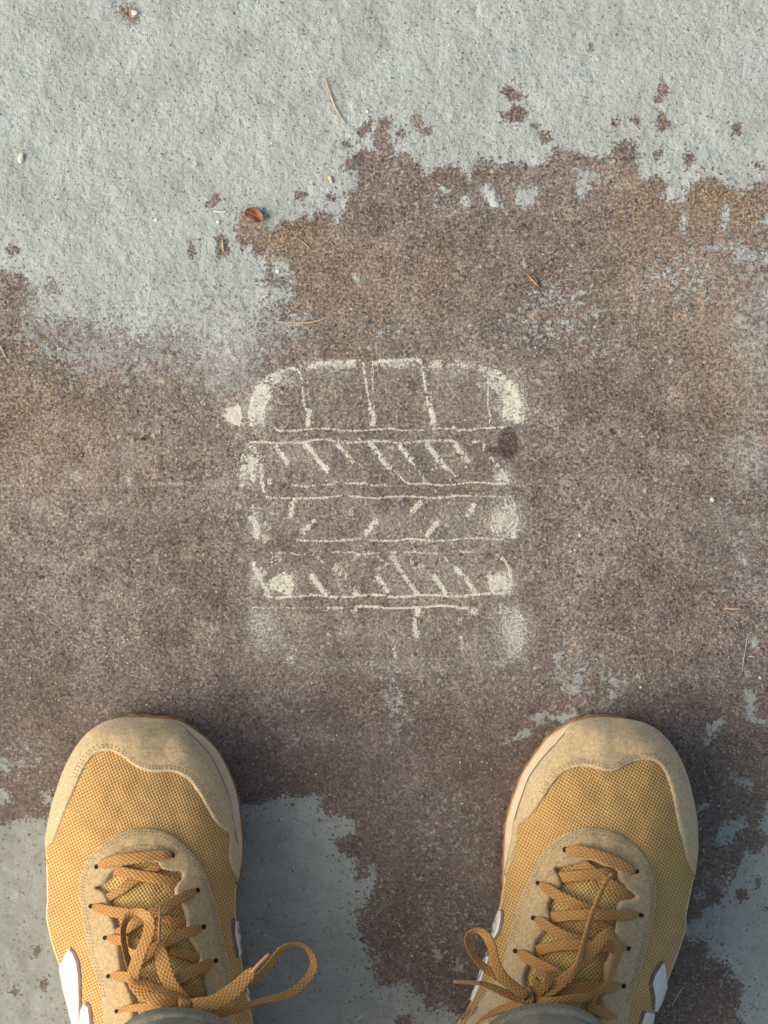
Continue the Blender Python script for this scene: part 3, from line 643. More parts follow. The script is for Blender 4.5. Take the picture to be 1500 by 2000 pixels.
    def rings(name, rs, mat, cap_bottom=False):
        V = []; F = []; m_ = len(sil)
        for q, z in rs:
            s_ = K*(HC-z)/HC; V += [((x-750)*s_, (1000-y)*s_, z) for x, y in q]
        for k in range(len(rs)-1):
            for i in range(m_): F.append([k*m_+i, k*m_+(i+1) % m_, (k+1)*m_+(i+1) % m_, (k+1)*m_+i])
        if cap_bottom: F.append([(len(rs)-1)*m_+i for i in range(m_)])
        a_, b_, c__ = [np.array(V[i]) for i in F[m_]][:3]
        o = add(name, V, F, mat)
        bmn = np.cross(b_-a_, c__-a_); ctr = np.array(V).mean(0)
        if np.dot(bmn, a_-ctr) < 0: o.data.flip_normals()
        return o
    U_in = S.U+n*4.0; U_out = S.U-n*0.5
    mid = lambda a, b, t: a*(1-t)+b*t
    rings('midsole', [(U_in, Z0+.0005), (S.U-n*0.3, Z0-.0004), (mid(S.U, Mx, .55)-n*.2, Z0-.0012), (Mx+n*1.0, Z0-.0035), (Mx, Z0-.007), (Mx-n*.4, .016), (Mx+n*.6, .0095), (Mx+n*3, .0085)], M_MID)
    rings('outsole', [(Oo+n*6, .0088), (Oo+n*1.0, .0086), (Ol, .0074), (Ol, .0012), (Oo+n*2, .0003)], M_GUM, True)
    # --- white side emblem pieces
    for poly in S.logo:
        patch('side_emblem', poly, 0.0014, 0.0022, M_WHITE, grid=5, step=2.5, rings=((0.9, 1.0), (2.0, 1.0)), edge_mat=None, smooth_in=False)
    for poly in S.trim:
        patch('emblem_edging', poly, 0.0010, 0.0018, M_TRIM, grid=5, step=2.5, rings=((1.0, .9), (2.2, 1.0)), smooth_in=False)
    # --- laces
    def ribbon(name, pts, width=20, thick=0.0010, parent=None, mat=M_LACE, taper=None, flat=1.0):
        """pts: (px, py, height above the shoe | absolute height if > 0.05, roll in degrees)"""
        ctrl = []
        for p in pts:
            x, y, h = p[:3]; h = 0.0027 if h == .0005 else h; roll = p[3] if len(p) > 3 else 0
            z = h if h > 0.05 else float(H([(x, y)])[0])+h
            nn = S.N([(x, y)])[0] if h <= 0.05 else np.array([0, 0, 1.0])
            nn = nn*0.6+np.array([0, 0, .4])
            ctrl.append([*W(x, y, z), roll, *nn])
        C = crom(ctrl, False, 0.0013); m_ = len(C); P3 = C[:, :3]
        T = np.gradient(P3, axis=0); T /= np.maximum(np.linalg.norm(T, axis=1, keepdims=True), 1e-9)
        V = []; F = []; UV = []; ns = 12
        s = np.concatenate([[0], np.cumsum(np.linalg.norm(np.diff(P3, axis=0), axis=1))])*1000
        prevW = None
        for i in range(m_):
            t = T[i]; up = C[i, 4:7]; wd = np.cross(up, t); wd /= max(np.linalg.norm(wd), 1e-6)
            if prevW is not None and np.dot(wd, prevW) < 0: wd = -wd
            prevW = wd
            up2 = np.cross(t, wd); a = math.radians(C[i, 3]); w1 = wd*math.cos(a)+up2*math.sin(a); u1 = np.cross(t, w1)
            hwid = width*1.02*K*0.5*(1+0.05*math.sin(s[i]*0.21+S.seed))
            if taper: hwid *= np.interp(i/(m_-1), *taper)
            th = thick*0.5
            for j in range(ns):
                an = 2*math.pi*j/ns; ca, sa = math.cos(an), math.sin(an)
                e1 = np.sign(ca)*abs(ca)**0.62; e2 = np.sign(sa)*abs(sa)**0.5
                V.append(P3[i]+w1*hwid*e1+u1*th*e2); UV.append((e1*hwid*1000+ (0.4 if sa > 0 else 7.0), s[i]))
        for i in range(m_-1):
            for j in range(ns): F.append([i*ns+j, i*ns+(j+1) % ns, (i+1)*ns+(j+1) % ns, (i+1)*ns+j])
        F.append(list(range(ns))[::-1]); F.append([(m_-1)*ns+j for j in range(ns)])
        return add(name, V, F, mat, uvs=UV, parent=parent)
    def tube(name, pts, r_px, mat, parent=None, taper=(1, .75)):
        ctrl = [[*W(x, y, h if h > 0.05 else float(H([(x, y)])[0])+h)] for x, y, h in pts]
        C = crom(ctrl, False, 0.0015); T = np.gradient(C, axis=0); V = []; F = []; ns = 8; m_ = len(C); pu = None
        for i in range(m_):
            t = Vector(T[i]).normalized(); u = (pu-t*pu.dot(t)).normalized() if pu is not None else t.orthogonal().normalized(); pu = u; v = t.cross(u)
            r = r_px*K*np.interp(i/(m_-1), [0, 1], taper)
            for j in range(ns):
                a = 2*math.pi*j/ns; V.append(Vector(C[i])+u*r*math.cos(a)+v*r*math.sin(a))
        for i in range(m_-1):
            for j in range(ns): F.append([i*ns+j, i*ns+(j+1) % ns, (i+1)*ns+(j+1) % ns, (i+1)*ns+j])
        F.append(list(range(ns))[::-1]); F.append([(m_-1)*ns+j for j in range(ns)])
        return add(name, V, F, mat, parent=parent)
    S.ribbon = ribbon; S.tube = tube
    first = None
    for nm, kw, pts in S.laces:
        (tube if nm == 'aglet' else ribbon)(nm, pts, **({'r_px': 3.2, 'mat': M_AGLET, **kw} if nm == 'aglet' else kw))
    # --- a sock-dark collar filling the ankle opening behind the hem
    return root

def px2(z, s, ox, oy, pts): return [(ox+x/s, oy+y/s) for x, y in pts]
A = Shoe(); A.seed = 3; A.ridge = 0.10
A.sil = [(143,2000),(133.5,1960),(124,1921),(114,1886),(102,1851),(93,1816),(87,1774),(85.5,1716),(84.5,1677),(86,1650),(90.5,1620),(99.5,1575),(110,1542),(125,1500),(146,1461),(170,1431),(190,1413),(208,1403),(230,1397.5),(260,1395),(305,1397.5),(344,1402.5),(365,1411.5),(389,1428),(410,1446),(428,1467),(443,1494),(455,1521),(465.5,1554),(471.5,1596),(475,1635),(475.7,1662),(474,1689),(468,1716),(463,1740),(461,1774),(464,1810),(469,1850),(474,1886),(481,1932),(489,1960),(495,2000),(500,2080),(495,2180),(482,2270),(462,2340),(425,2395),(370,2415),(310,2400),(265,2350),(230,2270),(200,2180),(165,2080)]
MED_A = ([1390,1400,1425,1450,1500,1575,1620,1650,1700,1740,1800], [7,9,17,20,21,20,17,12,5,2,1])
def insA(x, y):
    if y > 1900: return 1.5
    t = min(1, max(0, (x-270)/90)); lat = 3.0 if y < 1640 else float(np.interp(y, [1640,1660,1760,1790], [3,6,6,1.5]))
    return lat*(1-t)+t*float(np.interp(y, *MED_A)) if y > 1425 else (1-t)*float(np.interp(y, [1390,1430],[8,4]))+t*float(np.interp(y, *MED_A))
A.inset = insA; A.lat = lambda x, y: min(1, max(0, (260-x)/70))
A.base = (320, 1900, 0); A.label = 'left ochre sneaker, its long lace loop flopped over onto the floor side'
A.cap_inner = [(87,1690),(89.5,1674),(95,1653),(105.5,1644),(114.5,1620),(125,1590),(140,1557),(153.5,1524),(167,1497),(179,1480.5),(192.5,1470),(212,1467),(227,1471.5),(242,1480.5),(257,1492.5),(272,1501.5),(290,1507.5),(311,1508.5),(332,1507.5),(350,1512),(368,1524),(380,1539),(392,1557),(404,1578),(416,1599),(428,1614),(443,1626),(447.5,1638),(446,1665),(448.6,1689),(458,1712),(465,1727)]
A.dents = [(318,1462,30,22,-.0024),(255,1440,36,18,.0012),(372,1470,24,30,.0012)]
A.grime = [(300,1422,95,24,0,.95),(365,1450,60,26,.7,.8),(310,1475,70,30,0,.7),(430,1520,12,50,0,.25)]
inner_L = [(303,1683),(315,1696),(334,1701),(354,1703),(355,1715),(345,1729),(344,1745),(356,1766),(363,1782),(363,1801),(369,1828),(381,1847),(390,1867),(391,1886),(401,1905),(404,1936),(410,1971),(414,2000),(418,2050)]
inner_R = [(262,2050),(262,2000),(262,1960),(253,1932),(240,1898),(235,1870),(234,1845),(232,1825),(223,1800),(217,1775),(205,1744),(188,1734),(206,1722),(224,1699),(246,1690),(275,1683)]
outer_L = [(205,2050),(205,2000),(201,1948),(191.5,1909),(180,1871),(170,1824),(161,1774),(157,1735),(160,1708),(172,1681),(191.5,1658),(215,1639),(246,1624),(277,1619),(307.5,1621),(334.6,1631),(358,1650),(381,1673.5),(396,1700.5),(408,1735),(420,1774),(429,1816.5),(439,1863),(447,1909),(451,1948),(455,2000),(458,2050)]
A.eyestay = outer_L+inner_L[::-1]+inner_R[::-1]
A.opening = inner_R+inner_L
A.mesh_mat = M_MESH_L
A.eyelets = [(193,1692),(182,1771),(210,1832),(217,1905.5),(233,1974),(335,1671),(382,1739),(393,1811),(416,1878)]
cap_mid = A.cap_inner[7:27]
A.stitch = [(cap_mid[:18], (5.5, 10.5), .0015, -1), (outer_L[2:-2], (6, 11.5), .0020, 1), ([(225,1668),(250,1656),(280,1651),(312,1655),(340,1668)], (0, ), .0020, 1)]
A.logo = [[(137,1852),(145,1862),(152,1880),(156,1910),(157,1948),(157,2010),(168,2060),(150,2060),(143,2005),(134,1965),(125,1925),(118,1892),(128,1866)],
          [(167,1960),(174,1966),(177,1984),(180,2030),(160,2040),(158,2000),(160,1972)],
          [(456,1797),(462,1800),(467,1830),(470,1858),(466,1868),(461,1850),(456,1825)],[(480,1925),(487,1940),(490,1958),(486,1962),(481,1945)]]
A.trim = [[(139,1849),(147,1858),(156,1876),(160,1908),(160,1948),(161,2012),(153,2012),(152,1948),(151,1910),(146,1884),(136,1860)],[(169,1956),(178,1962),(182,1984),(184,2030),(177,2030),(174,1984),(166,1964)],
          [(452,1795),(457,1793),(462,1815),(466,1850),(463,1872),(457,1850),(452,1820)]]
def r2(pts): return [(60+p[0]/2.586, 1600+p[1]/2.586, *p[2:]) for p in pts]
A.laces = [
 ('lace', dict(width=16), r2([(380,402,.000),(460,355,.0012),(550,290,.0014),(640,240,.001),(670,215,.0)])),
 ('lace', dict(width=19), r2([(405,262,-.002),(440,258,.0008),(530,280,.0020),(640,298,.0022),(730,318,.0008),(765,330,-.002)])),
 ('lace', dict(width=20, taper=([0,.06,.12,.9,.96,1],[.4,.8,1,1,.85,.4])), r2([(345,238,.0005),(375,222,.0040),(460,202,.0055),(560,192,.0055),(660,178,.0045),(695,180,.0036),(712,184,.0005)])),
 ('lace', dict(width=17), r2([(640,480,.001),(700,505,.0012),(760,520,.0006),(800,530,-.002)])),
 ('lace', dict(width=20, taper=([0,.06,.14,1],[.4,.7,1,1])), r2([(313,442,.0005),(345,450,.004),(420,468,.0048),(500,478,.0045),(580,490,.003),(650,490,.0015)])),
 ('lace', dict(width=20, taper=([0,.06,.14,1],[.4,.7,1,1])), r2([(833,360,.0005),(805,375,.0045),(740,410,.0055),(670,450,.0058),(590,490,.0045),(500,540,.0025),(440,585,.0005)])),
 ('lace', dict(width=18), r2([(690,650,.001),(740,665,.0014),(800,685,.001),(860,712,-.002)])),
 ('lace', dict(width=20, taper=([0,.06,.14,1],[.4,.7,1,1])), r2([(388,600,.0005),(420,606,.004),(480,615,.0044),(550,635,.0035),(640,650,.002),(700,655,.001)])),
 ('lace', dict(width=20, taper=([0,.06,.14,1],[.4,.7,1,1])), r2([(860,545,.0005),(830,558,.0045),(770,580,.0052),(700,610,.005),(620,660,.0035),(520,740,.001)])),
 ('lace', dict(width=18), r2([(700,800,.0012),(760,850,.0016),(820,865,.0010),(880,880,-.002)])),
 ('lace', dict(width=20, taper=([0,.06,.14,1],[.4,.7,1,1])), r2([(407,790,.0005),(435,792,.004),(500,800,.005),(600,840,.004),(700,880,.003)])),
 ('lace', dict(width=21, taper=([0,.06,.14,1],[.4,.7,1,1])), r2([(920,718,.0005),(890,735,.0045),(820,770,.0055),(750,805,.0055),(680,860,.004)])),
 ('lace', dict(width=14, taper=([0,.1,.2,1],[.5,.8,1,1])), r2([(447,967,.0005),(475,958,.003),(560,950,.006),(680,945,.008),(760,935,.009)])),
 # left bow loop
 ('lace_loop', dict(width=22), r2([(775,925,.010,20),(700,885,.012,35),(620,850,.012,50),(550,820,.011,60),(510,760,.010,70),(485,690,.009,85),(468,610,.010,88),(470,540,.012,80),(500,485,.014,60),(545,470,.0165,40),(590,495,.018,30),(600,550,.018,15),(580,620,.0165,5),(545,700,.0145,0),(520,780,.013,-10),(528,840,.012,-20),(580,890,.011,-25),(660,915,.011,-20),(770,935,.010,0)])),
 # tail with aglet, running up the tongue
 ('lace_tail', dict(width=27, taper=([0,.15,.7,.93,1],[.7,1,1,.7,.3])), r2([(790,925,.009,0),(740,880,.0085,-10),(690,800,.0085,-8),(665,710,.0085,-5),(652,640,.0088,0),(650,610,.009,0)])),
 ('aglet', dict(), r2([(650,625,.009),(650,560,.0092),(652,490,.0095),(655,432,.0098)])),
 # right bow loop hanging beside the shoe
 ('lace_loop', dict(width=17), r2([(800,940,.106,0),(880,970,.104,-20),(960,978,.101,-35),(1050,955,.098,-50),(1140,925,.096,-60),(1220,905,.094,-55),(1290,890,.090,-35),(1360,845,.086,-20),(1415,780,.083,-25),(1430,720,.082,-40),(1400,655,.084,-50),(1340,630,.088,-50),(1270,655,.092,-45),(1220,715,.095,-40),(1160,785,.098,-30),(1090,835,.101,-20)])),
 ('lace_tail', dict(width=29, taper=([0,.1,.6,.92,1],[.6,1,1,.8,.35])), r2([(800,935,.110,-10),(860,938,.112,-15),(940,920,.112,-15),(1020,868,.110,-15),(1080,810,.108,-15),(1118,768,.107,-10),(1128,755,.107,-10)])),
 ('aglet', dict(r_px=4.0), r2([(1115,775,.107),(1150,735,.107),(1180,705,.107),(1206,678,.107)])),
 ('knot', dict(width=24, thick=.003), r2([(770,908,.006,0),(776,918,.0125,0),(780,938,.014,0),(782,955,.0125,0),(780,970,.006,0)])),
]
make_shoe(A)

B = Shoe(); B.seed = 8; B.ridge = -0.10
B.sil = [(893,2000),(905,1980),(914,1967),(927.7,1936),(939,1905),(950,1871),(960,1832),(966,1809),(975,1770),(980,1739),(980.5,1710),(981.5,1685),(983,1650),(986,1608),(995,1572),(1008,1536),(1018,1510),(1037,1480),(1055,1455),(1070,1437),(1094,1419),(1115,1406),(1136,1400),(1160,1395.6),(1190,1396.5),(1220,1399.5),(1250,1405.5),(1274,1416),(1295,1434),(1313,1455),(1328,1479),(1340,1506),(1349,1536),(1358,1575),(1362.5,1605),(1364,1650),(1363,1697),(1357,1735),(1349,1774),(1341,1816),(1330,1851),(1317,1886),(1306,1915),(1297,1940),(1283,1973),(1272,2000),(1245,2080),(1210,2180),(1175,2270),(1130,2350),(1075,2400),(1010,2418),(950,2400),(905,2340),(880,2260),(868,2170),(872,2080)]
MED_B = ([1390,1400,1420,1437,1480,1530,1575,1635,1680,1700,1735,1800], [7,9,18,24,19,18,19,18,11,7,2,1])
def insB(x, y):
    if y > 1900: return 1.5
    t = min(1, max(0, (1180-x)/90)); lat = 3.0 if y < 1660 else float(np.interp(y, [1660,1690,1790,1810], [3,6,6,1.5]))
    if y < 1425: lat = float(np.interp(y, [1390,1430],[7,4]))
    return lat*(1-t)+t*float(np.interp(y, *MED_B))
B.inset = insB; B.lat = lambda x, y: min(1, max(0, (x-1200)/70))
B.base = (1080, 1900, 0); B.label = 'right ochre sneaker with a small upright bow loop at its inner side'
B.cap_inner = [(986,1712),(995,1690),(1004,1665),(1011.5,1640),(1014.5,1611),(1034,1596),(1052,1575),(1065.5,1554),(1079,1533),(1097,1512),(1118,1501.5),(1142,1497),(1163,1501.5),(1190,1507.5),(1208,1503),(1220,1495.5),(1238,1488.6),(1262,1484),(1280,1488),(1295,1503),(1305.5,1527),(1313,1554),(1319,1584),(1326.5,1620),(1335.5,1656),(1341,1680),(1349,1697),(1354,1706),(1356,1718)]
B.dents = [(1225,1470,36,20,-.0022),(1180,1438,34,16,.0014),(1150,1478,28,14,-.0012)]
B.grime = [(1165,1415,60,22,0,.85),(1250,1440,56,30,.6,.85),(1190,1470,80,26,0,.65),(1120,1412,20,8,0,.8)]
outer_R = [(893,2060),(905,2015),(925,1980),(948,1945),(972,1910),(988,1872),(996,1838),(1003,1809),(1014.7,1770),(1030,1731.5),(1045.6,1693),(1061,1666),(1084,1642.5),(1111,1627),(1142,1618.6),(1169,1618.6),(1196,1625),(1223.5,1639),(1247,1658),(1264,1683),(1274,1712),(1279.6,1743),(1276,1778),(1268,1816.5),(1258,1855),(1247,1894),(1235,1932.5),(1227,1963.5),(1222,2000),(1212,2060)]
inn_r = [(1160,2060),(1168,2000),(1177,1948),(1183,1909),(1185,1878),(1195,1845),(1200,1820),(1204,1793),(1212,1764),(1233,1757),(1242,1749),(1220,1733),(1208,1716),(1205,1701),(1181,1691),(1154,1680)]
inn_l = [(1127,1687),(1100,1692),(1085,1698),(1094,1716),(1094,1733),(1078,1752),(1071,1770),(1074,1793),(1065,1816),(1047,1840),(1043,1863),(1031,1886),(1024,1909),(1026,1935),(1030,2000),(1020,2060)]
B.eyestay = outer_R+inn_r+inn_l
B.opening = inn_l[::-1]+inn_r[::-1]
B.mesh_mat = M_MESH_R
B.eyelets = [(1105.6,1661),(1054.5,1726.5),(1045.6,1794.5),(1011.6,1859),(1240,1702.5),(1246.7,1787),(1222.7,1851),(1212.7,1924)]
B.stitch = [(B.cap_inner[7:20], (5.5, 10.5), .0015, -1), (outer_R[6:-2], (6, 11.5), .0020, 1), ([(1070,1718),(1095,1684),(1125,1672),(1150,1663),(1185,1668),(1212,1682)], (0,), .0020, 1)]
B.logo = [[(1294,1878),(1299,1905),(1300,1929),(1289,1960),(1280,1976),(1276,1971),(1277,1948),(1272,1921),(1276,1905),(1284,1892)],
          [(1258,1976),(1277,1979),(1270,2010),(1255,2040),(1244,2040),(1250,2000)],
          [(976,1778),(982,1780),(980,1800),(974,1822),(967,1833),(962,1830),(965,1808)],[(953,1856),(954,1870),(944,1900),(932,1932),(922,1955),(918,1953),(930,1920),(942,1880)]]
B.trim = [[(1291,1876),(1296,1876),(1288,1892),(1279,1907),(1276,1922),(1281,1948),(1280,1972),(1274,1972),(1272,1948),(1267,1921),(1272,1903),(1281,1888)],[(1254,1973),(1262,1975),(1252,2012),(1244,2030),(1240,2030),(1247,2000)],
          [(980,1776),(985,1779),(984,1800),(978,1824),(970,1836),(966,1836),(975,1818),(979,1798)]]
def r4(pts): return [(860+p[0]/2.586, 1600+p[1]/2.586, *p[2:]) for p in pts]
TP = ([0, .06, .14, 1], [.4, .7, 1, 1])
B.laces = [
 ('lace', dict(width=19), r4([(700,215,-.001),(760,255,.001),(850,320,.0014),(920,360,.0008),(975,385,-.002)])),
 ('lace', dict(width=21), r4([(585,300,-.002),(630,292,.001),(730,282,.0022),(840,275,.0018),(905,268,-.002)])),
 ('lace', dict(width=21, taper=([0,.06,.14,.88,.95,1],[.4,.7,1,1,.8,.4])), r4([(635,158,.0005),(665,158,.004),(730,165,.0055),(820,190,.0058),(900,225,.005),(955,252,.0042),(983,265,.0005)])),
 ('lace', dict(width=18), r4([(730,520,.001),(800,530,.0012),(860,560,.0006),(900,580,-.002)])),
 ('lace', dict(width=21, taper=TP), r4([(503,327,.0005),(532,345,.004),(600,388,.0045),(680,430,.0035),(760,462,.0016),(850,500,.001),(900,520,-.002)])),
 ('lace', dict(width=20, taper=TP), r4([(1000,483,.0005),(968,484,.0045),(880,484,.0058),(780,482,.006),(680,484,.0050),(600,492,.0025),(545,498,-.002)])),
 ('lace', dict(width=18), r4([(690,620,.001),(740,650,.0010),(800,680,.0008),(880,720,-.002)])),
 ('lace', dict(width=20, taper=TP), r4([(480,503,.0005),(510,520,.0042),(570,560,.0048),(640,595,.0042),(720,620,.0025),(780,650,.001)])),
 ('lace', dict(width=20, taper=TP), r4([(938,650,.0005),(905,650,.0042),(820,645,.0050),(700,635,.0048),(590,640,.0035),(520,655,.0010),(480,670,-.002)])),
 ('lace', dict(width=21, taper=TP), r4([(392,670,.0005),(424,690,.0044),(500,735,.0056),(580,780,.0056),(650,820,.004),(740,860,.002)])),
 ('lace', dict(width=21, taper=TP), r4([(912,838,.0005),(880,848,.0042),(820,850,.0048),(740,850,.0045),(640,870,.004),(540,890,.004)])),
 ('lace', dict(width=19), r4([(740,940,.001),(790,960,.003),(860,1000,.003),(900,1040,.001)])),
 ('lace', dict(width=19), r4([(470,905,.008,10),(380,935,.007,20),(290,965,.006,35),(220,1000,.005,45),(150,1060,.003,50)])),
 # loop standing up at the inner side
 ('lace_loop', dict(width=18), r4([(440,895,.110,0),(370,850,.113,15),(300,800,.114,30),(230,755,.112,45),(175,700,.110,60),(137,640,.109,70),(140,585,.111,60),(185,563,.114,45),(230,585,.116,30),(262,650,.117,20),(280,730,.117,12),(320,800,.116,5),(380,850,.114,0),(440,895,.112,0)])),
 ('lace_tail', dict(width=16, taper=([0,.6,1],[1,1,.6])), r4([(440,912,.107,10),(370,895,.107,25),(290,860,.108,35),(225,835,.108,45),(195,828,.108,50)])),
 ('aglet', dict(r_px=4.2), r4([(205,830,.108),(150,824,.109),(68,820,.110)])),
 # small twist over the knot
 ('lace_loop', dict(width=18), r4([(460,905,.008,0),(500,870,.014,20),(545,825,.017,40),(535,790,.017,60),(500,782,.016,60),(480,800,.014,40),(490,840,.012,10),(500,880,.009,0)])),
 # big right loop
 ('lace_loop', dict(width=21), r4([(470,918,.010,0),(560,925,.011,10),(660,910,.011,20),(760,890,.012,30),(830,850,.014,40),(870,770,.015,35),(895,690,.016,30),(900,640,.017,40),(880,600,.018,30),(840,585,.019,5),(790,640,.018,0),(730,710,.016,0),(650,790,.013,0),(560,860,.011,0),(470,905,.010,0)])),
 ('lace_tail', dict(width=13, thick=.0022, taper=([0,.5,1],[1.1,1,.55])), r4([(640,820,.0125,0),(690,740,.0195,40),(730,610,.0165,50),(770,470,.013,55),(820,350,.0125,55),(850,295,.0125,50)])),
 ('aglet', dict(), r4([(845,305,.0125),(858,285,.0125),(868,268,.0125)])),
 ('knot', dict(width=24, thick=.003), r4([(440,872,.006,0),(440,884,.0125,0),(442,902,.0145,0),(446,920,.0125,0),(452,938,.006,0)])),
]
make_shoe(B)
for oo in bpy.data.objects:
    if oo.name.startswith('aglet'): oo['label'] = 'pinkish plastic lace tip'

# ------------------------------------------------------------------ chalk print (grains of chalk lying on the slab)
def grains(name, strokes, parent, mat, seed=0):
    """strokes: (list of (x, y), width px, density 0..1)"""
    rg = np.random.default_rng(seed); PX = []; PY = []
    for pts, wd, dens in strokes:
        if len(pts) == 1: pts = [pts[0], (pts[0][0]+.5, pts[0][1]+.5)]
        L_ = crom(P2(pts), False, 1.0) if len(pts) > 1 else P2(pts)
        nseg = len(L_); cnt = int(nseg*(wd+1)*dens*(1.05 if wd < 4 else 1.4))+2; i = rg.integers(0, nseg, cnt)
        off = rg.uniform(-.5, .5, cnt)*wd*1.05*np.where(rg.random(cnt) < .16, 1.9, 1.0)
        t = np.gradient(L_, axis=0); t /= np.maximum(np.linalg.norm(t, axis=1, keepdims=True), 1e-6)
        x = L_[i, 0]-t[i, 1]*off+rg.normal(0, .7, cnt); y = L_[i, 1]+t[i, 0]*off+rg.normal(0, .7, cnt)
        gn = 0.6*vnoise(x/3.6, y/3.6, 21)+0.4*vnoise(x/9.0, y/9.0, 5)
        ok = gn > 0.530-(0.28 if wd < 4 else 0.30)*min(1, dens); PX.append(x[ok]); PY.append(y[ok])
    x = np.concatenate(PX); y = np.concatenate(PY); n = len(x)
    z = ground_height(x, y); size = rg.uniform(0.45, 1.35, n)**1.0*K*1.25; ang = rg.uniform(0, 6.28, n)
    V = np.zeros((n, 5, 3)); wx = (x-750)*K; wy = (1000-y)*K
    for k in range(4):
        rr_ = size*rg.uniform(.6, 1.3, n); a = ang+k*math.pi/2+rg.uniform(-.4, .4, n)
        V[:, k, 0] = wx+rr_*np.cos(a); V[:, k, 1] = wy+rr_*np.sin(a); V[:, k, 2] = z-0.00004
    V[:, 4, 0] = wx; V[:, 4, 1] = wy; V[:, 4, 2] = z+size*rg.uniform(.22, .5, n)+0.00006
    b0 = (np.arange(n)*5)[:, None]; F = np.concatenate([b0+np.array([[k, (k+1) % 4, 4]]) for k in range(4)])
    o = mesh_obj(name, V.reshape(-1, 3), F.tolist(), mat, parent=parent, smooth=False)
    return o
cd = empty('chalk_print', (0, 0, 0)); tag(cd, 'whitish chalky print of five stacked bands with slanted strokes on the bare concrete', 'chalk print')
